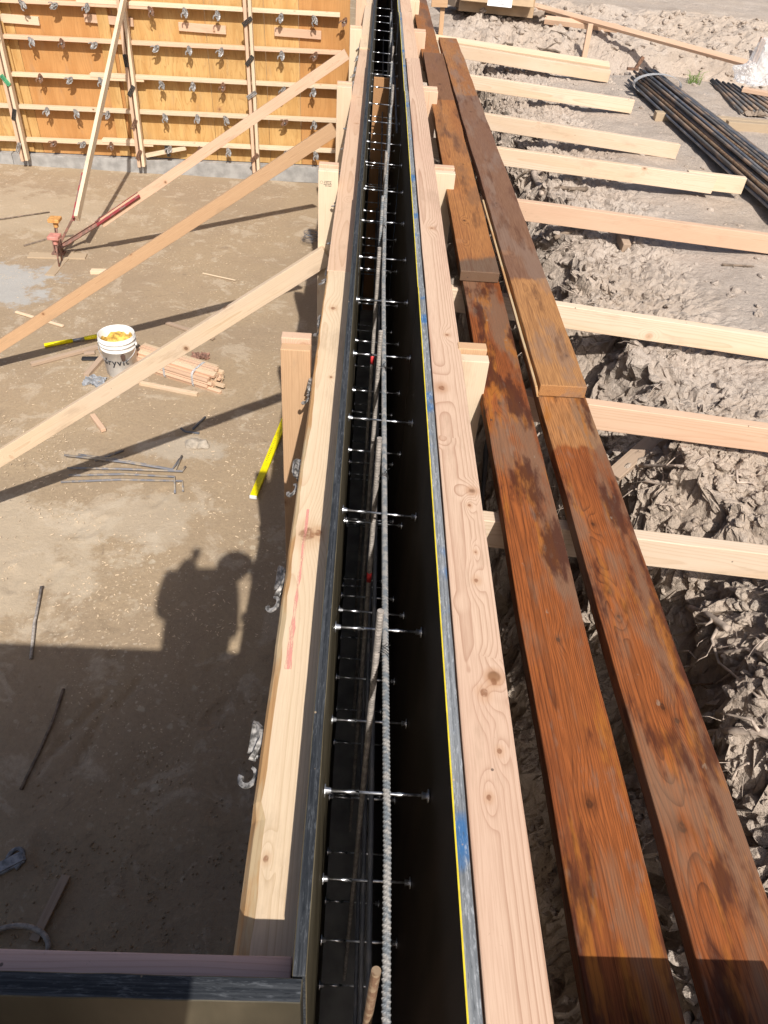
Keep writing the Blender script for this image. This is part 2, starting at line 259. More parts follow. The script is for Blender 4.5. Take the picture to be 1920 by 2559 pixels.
def dirt(name, base, pale, dark, warm, flecks=True, bank=False):
    g = G(name); P = g.obj(False)
    n1 = g.noise(P, 0.7, 5.0, 0.6, 0.4); n2 = g.noise(P, 3.2, 6.0, 0.65, 0.0 if bank else 0.6); n3 = g.noise(P, 55 if bank else 38, 5.0, 0.7); n4 = g.noise(P, 210, 3.0, 0.6)
    c = g.mix(g.ss(n1, 0.36, 0.64), base, warm)
    if bank: c = g.mix(g.ss(g.noise(P, 2.1, 5.0, 0.65), 0.52, 0.66, 0, 0.3), c, dark)
    c = g.mix(g.ss(n2, 0.54, 0.62, 0, 0.55), c, pale); nn_ = g.noise(P, 8.5, 8.0, 0.72, 0.8); c = g.mix(g.ss(nn_, 0.60, 0.66, 0, 0.55), c, pale); c = g.mix(g.ss(nn_, 0.40, 0.32, 0, 0.5), c, dark)
    c = g.mix(g.ss(n3, 0.35, 0.72, 0.0, 0.35), c, dark)
    c = g.mix(g.ss(n4, 0.5, 0.75, 0.0, 0.25), c, dark)
    if not bank:                      # chalky and grey mortar stains with shapes of their own
        for (cx_, cy_, ra, rb, cl, am) in ((-2.35, 3.5, 1.0, 0.75, (0.52, 0.43, 0.32), 0.6), (-1.5, 3.9, 0.6, 0.35, (0.52, 0.44, 0.34), 0.45), (-3.75, 7.25, 0.72, 0.6, (0.40, 0.385, 0.36), 0.95), (-4.2, 9.2, 1.6, 0.9, (0.48, 0.39, 0.28), 0.5), (-1.35, 4.75, 0.35, 0.2, (0.5, 0.44, 0.36), 0.5)):
            px_, py_, _ = g.xyz(P)
            ex = g.M('DIVIDE', g.M('SUBTRACT', px_, cx_), ra); ey = g.M('DIVIDE', g.M('SUBTRACT', py_, cy_), rb)
            dd = g.M('ADD', g.M('SQRT', g.M('ADD', g.M('MULTIPLY', ex, ex), g.M('MULTIPLY', ey, ey))), g.M('MULTIPLY', g.M('SUBTRACT', g.noise(P, 3.5, 7.0, 0.72), 0.5), 3.2))
            c = g.mix(g.ss(dd, 1.0, 0.55, 0, am), c, cl)
    if flecks:
        for sc_, th, cl, amt in ((26.0, 0.72, pale, 0.8), (60.0, 0.7, (0.60, 0.47, 0.33), 0.9), (11.0, 0.86, (0.5, 0.42, 0.31), 0.7)):
            wv = g.add(P, g.n('ShaderNodeVectorMath', {0: g.n('ShaderNodeTexNoise', {'Vector': P, 'Scale': 40.0}).outputs['Color'], 1: (0.03, 0.03, 0.0)}, operation='MULTIPLY').outputs[0])
            v = g.vor(wv, sc_); cx = g.xyz(v.outputs['Color'])
            f = g.M('MULTIPLY', g.ss(v.outputs['Distance'], 0.30, 0.17), g.M('GREATER_THAN', cx[0], th))
            f = g.M('MULTIPLY', f, g.ss(g.noise(P, 1.1, 3.0), 0.42, 0.6))
            c = g.mix(g.M('MULTIPLY', f, amt), c, cl)
    cr = g.vor(g.add(P, g.n('ShaderNodeVectorMath', {0: g.n('ShaderNodeTexNoise', {'Vector': P, 'Scale': 14.0, 'Detail': 4.0}).outputs['Color'], 1: (0.08, 0.08, 0.08)}, operation='MULTIPLY').outputs[0]), 24.0, 'F1').outputs['Distance']
    h = g.M('ADD', g.M('MULTIPLY', n2, 0.4), g.M('ADD', g.M('MULTIPLY', n3, 0.42 if bank else 0.34), g.M('MULTIPLY', n4, 0.20 if bank else 0.12)))
    if bank: h = g.M('ADD', h, g.M('MULTIPLY', cr, -0.12))
    g.bump(h, 0.9 if bank else 0.7, 0.026 if bank else 0.022)
    return g.out(c, 0.95, 0, 0.15)
M['pit'] = dirt('packed_clay', (0.35, 0.264, 0.178), (0.53, 0.435, 0.325), (0.22, 0.163, 0.112), (0.395, 0.297, 0.192))
M['bank'] = dirt('dry_grey_soil', (0.475, 0.405, 0.345), (0.56, 0.485, 0.415), (0.23, 0.18, 0.145), (0.50, 0.41, 0.33), flecks=False, bank=True)
g = G('grey_mortar_spill'); P = g.obj(False); n = g.noise(P, 9, 6.0, 0.7); n2 = g.noise(P, 60, 3.0)
g.bump(n2, 0.5, 0.01); g.out(g.mix(g.ss(n2, 0.35, 0.7), (0.26, 0.25, 0.24), (0.44, 0.43, 0.41)), 0.9)
g.put(g.b.inputs['Alpha'], 1.0); M['mortar_spill'] = g.m

# ------------------------------------------------------------------ object helpers
def tag(o, label=None, cat=None, group=None, kind=None):
    if label: o['label'] = label
    if cat: o['category'] = cat
    if group: o['group'] = group
    if kind: o['kind'] = kind
    return o
def mkobj(name, me, mats, parent=None, mw=None):
    o = bpy.data.objects.new(name, me); col.objects.link(o)
    for m_ in (mats if isinstance(mats, (list, tuple)) else [mats]): me.materials.append(m_)
    if parent: o.parent = parent
    if mw is not None:
        if parent: o.matrix_local = mw
        else: o.matrix_world = mw
    return o
def frombm(name, bm, mats, parent=None, mw=None, smooth=False):
    me = bpy.data.meshes.new(name); bm.normal_update(); bm.to_mesh(me); bm.free()
    if smooth:
        for p in me.polygons: p.use_smooth = True
    return mkobj(name, me, mats, parent, mw)
def empty(name, loc=(0, 0, 0)):
    o = bpy.data.objects.new(name, None); col.objects.link(o); o.location = loc; o.empty_display_size = 0.1; return o
def frame(p0, p1, thin):
    p0, p1 = Vector(p0), Vector(p1); x = (p1-p0).normalized(); z = Vector(thin); z = (z - z.dot(x)*x).normalized(); y = z.cross(x)
    mm = Matrix((x, y, z)).transposed().to_4x4(); mm.translation = (p0+p1)/2; return mm, (p1-p0).length
def boxbm(L, w_, t, bev=0.002, seg=1, bow=0.0, sd=0, rough=0.0):
    bm = bmesh.new(); bmesh.ops.create_cube(bm, size=1.0)
    for v in bm.verts: v.co = Vector((v.co.x*L, v.co.y*w_, v.co.z*t))
    if bev: bmesh.ops.bevel(bm, geom=list(bm.edges), offset=bev, segments=2, affect='EDGES', profile=0.5)
    if L > 0.5 and (bow or rough):
        n = max(4, int(L/0.09))
        for i in range(1, n):
            x = -L/2 + L*i/n
            bmesh.ops.bisect_plane(bm, geom=bm.verts[:]+bm.edges[:]+bm.faces[:], plane_co=(x, 0, 0), plane_no=(1, 0, 0))
        for v in bm.verts:
            u = v.co.x/(L/2); v.co.y += bow*(1-u*u) + rough*mno.noise(Vector((v.co.x*3, sd, v.co.y*2))); v.co.z += rough*0.6*mno.noise(Vector((v.co.x*4, sd+9, 1)))
            if rough:
                v.co.y += 0.5*rough*math.copysign(1, v.co.y)*mno.noise(Vector((v.co.x*17, sd+5, v.co.z*30)))
    return bm
_k = [0]
def board(name, p0, p1, w_, t, thin, mat, label=None, cat='lumber', group=None, parent=None, bev=0.0025, bow=0.0, rough=0.0012, mats=None):
    _k[0] += 1
    mm, L = frame(p0, p1, thin)
    if parent: mm = parent.matrix_world.inverted() @ mm
    o = frombm(name, boxbm(L, w_, t, bev, bow=bow, sd=_k[0]*1.7, rough=rough), mats or mat, parent, mm)
    if label: tag(o, label, cat, group)
    return o
def tubebm(pts, rad, seg=8, bm=None, cap=True, rib=None):
    """pts polyline, rad number or list; rib=(pitch,height) makes deformed bar"""
    bm = bm or bmesh.new(); pts = [Vector(p) for p in pts]
    rads = rad if isinstance(rad, (list, tuple)) else [rad]*len(pts)
    if rib:
        pitch, hh = rib; np_, nr, nk = [], [], []
        s = 0
        for a, b, ra, rb in zip(pts[:-1], pts[1:], rads[:-1], rads[1:]):
            L = (b-a).length; n = max(1, int(L/(pitch/4)))
            for i in range(n):
                np_.append(a.lerp(b, i/n)); nr.append(ra+(rb-ra)*i/n)
        np_.append(pts[-1]); nr.append(rads[-1]); pts, rads = np_, nr
    rings = []; up = None
    for i, p in enumerate(pts):
        d = (pts[min(i+1, len(pts)-1)] - pts[max(i-1, 0)]).normalized()
        if up is None: up = Vector((0, 0, 1)) if abs(d.z) < 0.9 else Vector((1, 0, 0))
        a = (up - up.dot(d)*d).normalized(); up = a; b = d.cross(a)
        ring = []
        for k in range(seg):
            th = 2*math.pi*k/seg; r = rads[i]
            if rib:
                r = rads[i] + rib[1]*max(0, math.cos(2*math.pi*(i/4.0 + 0.12*math.sin(th)*2)))**1.5 if math.cos(2*math.pi*(i/4.0 + 0.12*math.sin(th)*2)) > 0 else rads[i]
                if k in (0, seg//2): r = rads[i] + rib[1]
            ring.append(bm.verts.new(p + a*math.cos(th)*r + b*math.sin(th)*r))
        rings.append(ring)
    for r0, r1 in zip(rings[:-1], rings[1:]):
        for k in range(seg): bm.faces.new((r0[k], r0[(k+1) % seg], r1[(k+1) % seg], r1[k]))
    if cap: bm.faces.new(rings[0][::-1]); bm.faces.new(rings[-1])
    return bm
def tube(name, pts, rad, mat, label=None, cat=None, group=None, seg=8, parent=None, rib=None, smooth=True):
    base = Vector(pts[0]) if not parent else Vector((0, 0, 0))
    bm = tubebm([Vector(p)-base for p in pts], rad, seg, rib=rib)
    o = frombm(name, bm, mat, parent, Matrix.Translation(base), smooth and not rib)
    if label: tag(o, label, cat, group)
    return o
def cylbm(r, h, seg=24, bm=None, mat4=None, r2=None):
    bm = bm or bmesh.new(); bmesh.ops.create_cone(bm, segments=seg, radius1=r, radius2=r if r2 is None else r2, depth=h, cap_ends=True, matrix=mat4 or Matrix()); return bm
def wobble(pts, a, f=6, sd=0):
    out = []
    P_ = [Vector(p) for p in pts]
    for i in range(len(P_)-1):
        for k in range(f):
            q = P_[i].lerp(P_[i+1], k/f); n = mno.noise_vector(q*4+Vector((sd, sd*2, 0))); out.append(q + n*a)
    out.append(P_[-1]); return out
ORD = ['first', 'second', 'third', 'fourth', 'fifth', 'sixth', 'seventh', 'eighth', 'ninth', 'tenth', 'eleventh', 'twelfth', 'thirteenth', 'fourteenth', 'fifteenth', 'sixteenth', 'seventeenth', 'eighteenth', 'nineteenth', 'twentieth', 'twenty-first', 'twenty-second', 'twenty-third', 'twenty-fourth']

# ------------------------------------------------------------------ terrain
rs = np.random.RandomState(5); PERM = rs.rand(256, 256)
def vn(x, y):
    xi = np.floor(x).astype(int); yi = np.floor(y).astype(int); fx = x-xi; fy = y-yi
    fx = fx*fx*(3-2*fx); fy = fy*fy*(3-2*fy)
    a = PERM[xi & 255, yi & 255]; b = PERM[(xi+1) & 255, yi & 255]; c = PERM[xi & 255, (yi+1) & 255]; d = PERM[(xi+1) & 255, (yi+1) & 255]
    return (a*(1-fx)+b*fx)*(1-fy)+(c*(1-fx)+d*fx)*fy - 0.5
def fbm(x, y, o=4, ro=0.5):
    s = 0; a = 1
    for i in range(o): s = s + a*vn(x+i*17.3, y+i*9.1); x = x*2.03; y = y*2.03; a *= ro
    return s
def worley(x, y):                          # returns distance to the nearest cell point and that cell's random value
    xi = np.floor(x).astype(int); yi = np.floor(y).astype(int); best = np.full(x.shape, 9.0); val = np.zeros(x.shape)
    for i in (-1, 0, 1):
        for j in (-1, 0, 1):
            a = xi+i; b = yi+j; px_ = a+PERM[a & 255, b & 255]; py_ = b+PERM[(a+71) & 255, (b+37) & 255]
            d = np.hypot(x-px_, y-py_); k_ = d < best; best = np.where(k_, d, best); val = np.where(k_, PERM[(a+13) & 255, (b+101) & 255], val)
    return best, val
def sstep(a, b, x):
    t = np.clip((x-a)/(b-a), 0, 1); return t*t*(3-2*t)
def gridobj(name, X, Y, Z, mat, kind='structure'):
    ny, nx = X.shape; co = np.stack([X, Y, Z], -1).reshape(-1, 3).astype(np.float32)
    idx = np.arange(nx*ny).reshape(ny, nx)
    f = np.stack([idx[:-1, :-1], idx[:-1, 1:], idx[1:, 1:], idx[1:, :-1]], -1).reshape(-1, 4).astype(np.int32)
    me = bpy.data.meshes.new(name); me.vertices.add(len(co)); me.vertices.foreach_set('co', co.ravel())
    me.loops.add(f.size); me.loops.foreach_set('vertex_index', f.ravel()); me.polygons.add(len(f))
    me.polygons.foreach_set('loop_start', np.arange(0, f.size, 4, dtype=np.int32)); me.polygons.foreach_set('loop_total', np.full(len(f), 4, dtype=np.int32))
    me.update(); me.validate()
    me.polygons.foreach_set('use_smooth', np.ones(len(f), dtype=bool))
    o = mkobj(name, me, mat); tag(o, kind=kind); return o
def axis(*seg):
    out = []
    for a, b, st in seg: out += list(np.arange(a, b, st))
    out.append(seg[-1][1]); return np.array(out)
# pit floor on the left
xs = axis((-60, -9, 6), (-9, -5, 0.25), (-5, 0.34, 0.022)); ys = axis((-60, -3, 6), (-3, 0.6, 0.2), (0.6, 5, 0.02), (5, 13, 0.035), (13, 60, 5))
X, Y = np.meshgrid(xs, ys)
fade = sstep(-7, -4.5, X)*sstep(0, 0.8, Y)*(1-sstep(11, 13, Y))
rough = 0.35+0.65*(1-sstep(2.2, 3.6, Y+0.5*fbm(X*0.8, Y*0.8, 2)))
clod = np.clip(fbm(X*9, Y*9, 3), 0, 1)
Z = fade*(0.012*fbm(X*0.9, Y*0.9, 3)+rough*(0.016*fbm(X*4, Y*4, 4)+0.013*clod))
for (u0, v0, u1, v1) in ((265, 1740, 130, 1880), (250, 1800, 200, 1905), (350, 1700, 300, 1760)):     # raked grooves near the form
    a, b = at(u0, v0), at(u1, v1); d = b-a; L2 = d.x*d.x+d.y*d.y
    t = np.clip(((X-a.x)*d.x+(Y-a.y)*d.y)/L2, 0, 1); dist = np.hypot(X-a.x-t*d.x, Y-a.y-t*d.y); Z -= 0.022*np.exp(-(dist/0.022)**2)
rp = np.random.RandomState(9)
for i in range(26):                        # boot prints and scuffs pressed into the clay
    px_, py_ = rp.uniform(-3.6, -0.6), rp.uniform(1.2, 6.5)
    if i < 13: py_ = rp.uniform(1.2, 3.4); px_ = rp.uniform(-2.2, -0.6)
    a = rp.uniform(-0.7, 0.7); u = (X-px_)*math.cos(a)+(Y-py_)*math.sin(a); v = -(X-px_)*math.sin(a)+(Y-py_)*math.cos(a)
    q = np.sqrt((u/0.05)**2+(v/0.135)**2); Z += -0.009*(1-sstep(0.75, 1.0, q))*(0.8+0.2*np.cos(v*260)) + 0.005*np.exp(-((q-1.12)/0.12)**2)
gridobj('pit_floor', X, Y, Z, M['pit'])
# bank and trench on the right
def bankh(X, Y):
    near = 1-sstep(1.3, 2.5, Y)
    xc = 1.00 + 0.20*near + 0.16*fbm(X*0+1.3, Y*1.7, 3) + 0.10*fbm(X*1.4, Y*3.1, 2)
    t = xc - X
    flat = 2.24 + 0.03*fbm(X*0.7, Y*0.7, 3) + 0.018*fbm(X*5, Y*5, 3)
    dip = sstep(7.2, 8.7, Y + 0.12*(X-2.2) + 0.3*fbm(X*1.2, 0*Y, 2))*0.33
    rise = sstep(8.85, 9.9, Y - 0.0*X + 0.9*fbm(X*0.7, 0*Y+3, 2))*0.40
    top = flat - dip*(1-0) + rise
    slope1 = np.clip(t, 0, None)
    drop = np.where(slope1 < 0.13, slope1*1.5, 0.195 + (slope1-0.13)*8.5)
    lump = 0.10*fbm(X*4+5, Y*4, 3, 0.5) + 0.05*np.abs(fbm(X*10, Y*10, 4, 0.6)) 
    wx, wy = X+0.02*fbm(X*14, Y*14, 2), Y+0.02*fbm(X*14+9, Y*14, 2)
    f1, v1 = worley(wx*11, wy*11); f2, v2 = worley(wx*26+3, wy*26); msk = sstep(-0.15, 0.2, fbm(X*3.1+4, Y*3.1, 2))
    lump = lump + (0.075*(v1-0.4) - 0.035*f1)*msk + (0.034*(v2-0.4) - 0.018*f2)
    amt = sstep(-0.30, 0.05, t)
    cr1 = np.exp(-(fbm(X*5+2, Y*5, 4, 0.6)/0.030)**2); cr2 = np.exp(-(fbm(X*13, Y*13+7, 3, 0.6)/0.05)**2)
    h = top - drop + amt*(lump - 0.05*cr1 - 0.025*cr2) - 0.010*cr1*(1-amt)*sstep(-0.9, -0.3, t)
    # trench closes at the far end
    endz = sstep(7.3, 9.2, Y)*2.2
    floor = 0.04*fbm(X*4, Y*4, 4) + endz
    h = np.maximum(h, floor)
    # loose rubble along the foot of the upper bank
    h = h + (0.12*np.abs(fbm(X*3.3, Y*3.3, 5, 0.6))+0.03*fbm(X*14, Y*14, 3))*sstep(7.6, 8.4, Y)*(1-sstep(10.0, 10.8, Y))*sstep(0.6, 1.0, X)
    # unseen mound added outside the view, near right, to shade the bank
    h = h + 1.05*np.exp(-(((X-1.9)/0.85)**2+((Y+0.55)/0.55)**2))*(1+0.5*fbm(X*4, Y*4, 3))*sstep(0.7, 1.15, X)
    return h
xs = axis((0.2, 0.40, 0.02), (0.40, 1.5, 0.0085), (1.5, 2.6, 0.022), (2.6, 6.5, 0.05), (6.5, 16, 0.8), (16, 200, 20))
ys = axis((-60, -4, 6), (-4, -1.2, 0.3), (-1.2, 0.6, 0.05), (0.6, 3.3, 0.0115), (3.3, 6, 0.022), (6, 11.5, 0.03), (11.5, 16, 0.12), (16, 200, 15))
X, Y = np.meshgrid(xs, ys); Z = bankh(X, Y)
k = sstep(0.42, 0.6, X)*(1-sstep(1.3, 1.7, X))*sstep(0, 0.6, Y)*(1-sstep(8, 9, Y))*sstep(0.1, 0.6, Z)
X2 = X + k*0.09*fbm(Z*6+3, Y*7, 4, 0.6) + k*0.03*fbm(Z*24, Y*24+4, 2); Y2 = Y + k*0.09*fbm(X*6+8, Z*7, 4, 0.6); Z2 = Z + k*0.04*fbm(X*26, Y*26, 3, 0.65)
X2 = np.maximum(X2, 0.2)
gro = gridobj('ground', X2, Y2, Z2, M['bank'])
gro.data.polygons.foreach_set('use_smooth', np.zeros(len(gro.data.polygons), dtype=bool))
from mathutils.bvhtree import BVHTree
_sub = (slice(None), slice(None))
def _bvh():
    ny, nx = X2.shape; sel = gro.data
    return BVHTree.FromPolygons([v.co[:] for v in sel.vertices], [p.vertices[:] for p in sel.polygons])
BV = _bvh()
def hit(u, v, off=0.03):                   # point on the bank seen at a photo pixel, lifted off the soil
    d = ray(u, v).normalized(); h = BV.ray_cast(C0, d)
    return h[0]-d*off if h[0] is not None else at(u, v, 2.2)
def hitz(x, y, off=0.0):
    h = BV.ray_cast(Vector((x, y, 5)), Vector((0, 0, -1))); return Vector((x, y, h[0].z+off)) if h[0] else Vector((x, y, 2.24))
xs = axis((-300, 300, 60)); X, Y = np.meshgrid(xs, xs); gridobj('terrain', X, Y, X*0-0.3, M['pit'])

# ------------------------------------------------------------------ long wall form
LX, RX = -0.028, 0.175                     # inner faces
def plysheet(name, x0, y0, y1, side, edge, face, label, ztop=2.61, zbot=0.2):
    # slab with the length along local X
    bm = bmesh.new(); bmesh.ops.create_cube(bm, size=1.0); L = y1-y0; H = ztop-zbot; t = 0.0185 if x0 < 0 else 0.020
    for v in bm.verts: v.co = Vector((v.co.x*L, v.co.y*H, v.co.z*t))
    bmesh.ops.bevel(bm, geom=list(bm.edges), offset=0.0012, segments=1, affect='EDGES')
    for f in bm.faces: f.material_index = 0 if abs(f.normal.z) < 0.5 else 1
    n = max(3, int(L/0.06))
    for i in range(1, n): bmesh.ops.bisect_plane(bm, geom=bm.verts[:]+bm.edges[:]+bm.faces[:], plane_co=(-L/2+L*i/n, 0, 0), plane_no=(1, 0, 0))
    for v in bm.verts:
        if v.co.y > H/2-0.01: v.co.y += 0.0014*mno.noise(Vector((v.co.x*40, x0*50, 0))); v.co.z += 0.0008*mno.noise(Vector((v.co.x*30, 5, x0)))
    mm = Matrix(((0, 0, 1), (1, 0, 0), (0, 1, 0))).to_4x4(); mm.translation = Vector((x0, (y0+y1)/2, (ztop+zbot)/2)); 
    o = frombm(name, bm, [edge, face], None, mm); return tag(o, label, 'plywood', 'plywood sheets facing the long wall form')
cuts = [0.3225, 1.30, 3.25, 5.69, 8.13, 16.4]
nm = ['nearest', 'second nearest', 'middle', 'second farthest', 'farthest']
for i in range(5):
    dx = (0, 0.0, 0.004, 0.008, 0.014)[i]
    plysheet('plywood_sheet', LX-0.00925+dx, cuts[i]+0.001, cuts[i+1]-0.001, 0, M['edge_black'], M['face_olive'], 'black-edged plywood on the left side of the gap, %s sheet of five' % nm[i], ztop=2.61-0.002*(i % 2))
rc = [-0.9, 2.30, 4.74, 7.18, 9.62, 16.4]
for i in range(5):
    dx = (0, -0.001, -0.004, -0.012, -0.018)[i]
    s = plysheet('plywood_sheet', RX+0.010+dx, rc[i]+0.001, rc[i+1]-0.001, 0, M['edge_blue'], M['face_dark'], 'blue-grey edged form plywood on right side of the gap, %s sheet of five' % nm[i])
    L = rc[i+1]-rc[i]-0.004
    bm = bmesh.new(); bmesh.ops.create_cube(bm, size=1.0)
    for v in bm.verts: v.co = Vector((v.co.x*L, v.co.y*0.0022, v.co.z*0.0024))
    frombm('painted_edge', bm, M['yellow_line'], s, Matrix.Translation((0, 1.2055, -0.0100)))
# near cross form that butts into the long one
def crossply():
    bm = bmesh.new(); bmesh.ops.create_cube(bm, size=1.0); L = 2.4; H = 2.41; t = 0.028
    for v in bm.verts: v.co = Vector((v.co.x*L, v.co.y*H, v.co.z*t))
    bmesh.ops.bevel(bm, geom=list(bm.edges), offset=0.0012, segments=1, affect='EDGES')
    for f in bm.faces: f.material_index = 0 if abs(f.normal.z) < 0.5 and abs(f.normal.x) < 0.5 else 1
    n = 60
    for i in range(1, n): bmesh.ops.bisect_plane(bm, geom=bm.verts[:]+bm.edges[:]+bm.faces[:], plane_co=(-L/2+L*i/n, 0, 0), plane_no=(1, 0, 0))
    for v in bm.verts:
        if v.co.y > H/2-0.01: v.co.z += 0.0012*mno.noise(Vector((v.co.x*40, 5, 0)))
    mm = Matrix(((1, 0, 0), (0, 0, -1), (0, 1, 0))).to_4x4(); mm.translation = Vector((-0.0325-L/2, 0.3075, 2.608-H/2))
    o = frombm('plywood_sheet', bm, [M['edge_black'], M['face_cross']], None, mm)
    tag(o, 'black-edged plywood of the cross form butted against the long form', 'plywood', 'plywood sheets of the cross form')
crossply()
board('waler', (-2.4, 0.3415, 2.520), (-0.0495, 0.3415, 2.520), 0.089, 0.038, (0, 1, 0), W['rose'], 'pink shaded lumber on edge behind the near cross form plywood', 'waler')
for i, z in enumerate((1.95, 1.17)):
    board('waler', (-2.4, 0.367, z), (-0.0495, 0.367, z), 0.089, 0.038, (0, 0, 1), W['peach'], '%s waler of the near cross form, under its shaded top board' % ('upper' if i == 0 else 'lower'), 'waler', 'lower walers of the cross form')
# outer face of the cross form, behind the lens
board('plywood_sheet', (-2.6, 0.075, 1.405), (-0.42, 0.075, 1.405), 2.41, 0.0185, (0, 1, 0), W['ply_orange'], 'outer plywood of the cross form beneath the photographer', 'plywood', 'plywood sheets of the cross form', rough=0)

# top waler of the left face: three boards
def bark_board(name, p0, p1, label):
    mm, L = frame(p0, p1, (0, 0, 1)); bm = bmesh.new(); n = int(L/0.03); w_, t = 0.089, 0.038; rings = []
    for i in range(n+1):
        x = -L/2+L*i/n; u = i/n
        c = 0.004 + 0.012*max(0, 0.9-u)+0.012*max(0, mno.noise(Vector((x*2.2, 0, 0))))+ 0.006*abs(mno.noise(Vector((x*9, 3, 0))))
        if u < 0.10: c += 0.010
        e = 0.001*mno.noise(Vector((x*12, 7, 0)))
        # y>0 is the left (outer) side, counter-clockwise
        prof = [(-w_/2, -t/2), (-w_/2, t/2), (w_/2-c+e, t/2), (w_/2-c*0.35+e, t/2-c*0.28), (w_/2+e, t/2-c*0.9), (w_/2, -t/2)]
        rings.append([bm.verts.new((x, a, b)) for a, b in prof])
    for r0, r1 in zip(rings[:-1], rings[1:]):
        for k in range(6):
            f = bm.faces.new((r0[k], r1[k], r1[(k+1) % 6], r0[(k+1) % 6])); f.material_index = 1 if k in (2, 3) else 0
    bm.faces.new(rings[0]); bm.faces.new(rings[-1][::-1])
    bmesh.ops.recalc_face_normals(bm, faces=bm.faces[:])
    o = frombm(name, bm, [W['near'], W['bark']], None, mm); return tag(o, label, 'waler', 'top walers of the left form face')
zl = 2.49-0.019
L1 = bark_board('waler', (-0.0955, 0.372, zl), (-0.0905, 2.64, zl), 'cream top waler with bark edge, red chalk line and large knot')
board('waler', (-0.0915, 2.643, zl), (-0.072, 6.35, zl), 0.089, 0.038, (0, 0, 1), W['peach'], 'middle peach top waler on the left form', 'waler', 'top walers of the left form face', bow=0.008)
board('waler', (-0.075, 6.353, zl+0.012), (-0.066, 10.8, zl+0.012), 0.089, 0.038, (0, 0, 1), W['pale'], 'farthest top waler on the left form, its end slightly raised', 'waler', 'top walers of the left form face')
# red chalk line on the near waler
bm = bmesh.new(); prev = None
for i in range(60):
    x = -0.625+i*0.0078; nn = mno.noise(Vector((x*30, 0, 0))); wd = 0.0032+0.0026*nn + (0.0022 if i < 14 else 0)
    yc = 0.0125+0.0015*math.sin(x*9)
    cur = (bm.verts.new((x, yc-wd, 0.0194)), bm.verts.new((x, yc+wd, 0.0194)))
    if prev: bm.faces.new((prev[0], cur[0], cur[1], prev[1]))
    prev = cur
g = G('faded_red_chalk'); P = g.obj(False); g.out((0.80, 0.33, 0.28), 0.9); g.put(g.b.inputs['Alpha'], g.ss(g.noise(g.scale(P, (14, 160, 1)), 1.0, 4.0, 0.7), 0.38, 0.58, 0.05, 0.75))
frombm('chalk_line', bm, g.m, L1)
# right top waler
board('waler', (0.2395, -0.6, 2.589), (0.2395, 5.6, 2.589), 0.0865, 0.038, (0, 0, 1), W['fir'], 'pink grained top waler on the right form, nearest and longest', 'waler', 'top walers of the right form face', bow=-0.002)
board('waler', (0.2325, 5.603, 2.588), (0.2225, 11, 2.588), 0.089, 0.038, (0, 0, 1), W['peach'], 'far top waler on the right form, beyond the pink near one', 'waler', 'top walers of the right form face')
rowsz = [1.97, 1.58, 1.19, 0.80, 0.42]
for i, z in enumerate(rowsz[:4]):
    board('waler', (-0.0925, 0.5, z), (-0.078, 10.7, z), 0.089, 0.038, (0, 0, 1), W['pale'], '%s waler down on the outside of the left form' % ORD[i+1], 'waler', 'lower walers of the left form face')
for i, z in enumerate(rowsz[:3]):
    board('waler', (0.2405, -0.5, z), (0.2305, 10.7, z), 0.089, 0.038, (0, 0, 1), W['peach'], '%s waler down on the outside of the right form' % ORD[i+1], 'waler', 'lower walers of the right form face')
# strongbacks: doubled uprights
lf = [(2.01, -0.239, 2.535), (3.525, -0.228, 2.555), (5.012, -0.219, 2.55), (6.705, -0.203, 2.555), (8.15, -0.200, 2.55), (9.6, -0.19, 2.5)]
lm = ['amber', 'cream', 'pale', 'cream', 'peach', 'pale']
for i, (y, x, zt) in enumerate(lf):
    xc = x+0.0445
    board('strongback', (xc, y, 0.1), (xc+0.002, y, zt), 0.089, 0.038, (0, 1, 0), W[lm[i]], '%s upright along the left form, front board of its pair' % ORD[i], 'upright', 'front uprights of the left form')
    board('strongback', (xc-0.001, y+0.048, 0.1), (xc, y+0.048, zt+0.012), 0.089, 0.038, (0, 1, 0), W['peach'], '%s upright along the left form, rear board of its pair' % ORD[i], 'upright', 'rear uprights of the left form')
bpy.context.view_layer.update()
for o in [o for o in bpy.data.objects if o.name.startswith('strongback')]:
    if abs(o.location.y-3.525) < 0.01:
        bm = bmesh.new(); r_ = random.Random(3); L = 2.455
        for row in range(5):
            u = 0
            while u < 0.030:
                w_ = r_.uniform(0.002, 0.006); bmesh.ops.create_cube(bm, size=1, matrix=Matrix.Translation((L/2-0.045-row*0.0065, 0.012-u*1.0, 0.0)) @ Matrix.Diagonal((0.0035, w_, 0.0006, 1))); u += w_+0.0018
        tubebm([(L/2-0.05+0.006*math.cos(a), -0.030+0.006*math.sin(a), 0.0) for a in [math.pi*k/8 for k in range(17)]], 0.0008, 4, bm)
        zz = 0.0192 if (o.matrix_world.to_3x3() @ Vector((0, 0, 1))).y < 0 else -0.0192
        frombm('grade_stamp', bm, M['clip_dark'], o, Matrix.Translation((0, 0, zz)))
rf = [(1.887, 0.3215, 2.605), (3.445, 0.328, 2.605), (4.825, 0.321, 2.603), (6.494, 0.316, 2.603), (7.88, 0.314, 2.6), (9.3, 0.31, 2.6)]
rm = ['cream', 'cream', 'peach', 'peach', 'pale', 'pale']
for i, (y, x, zt) in enumerate(rf):
    board('strongback', (x, y, 0.1), (x, y, zt), 0.084 if i == 0 else 0.089, 0.038, (0, 1, 0), W[rm[i]], '%s upright along the right form, front board of its pair' % ORD[i], 'upright', 'front uprights of the right form')
    board('strongback', (x-0.001, y+0.057, 0.1), (x-0.001, y+0.057, zt+0.006), 0.084 if i == 0 else 0.089, 0.038, (0, 1, 0), W['amber'] if i == 0 else W['peach'], '%s upright along the right form, rear board of its pair' % ORD[i], 'upright', 'rear uprights of the right form')
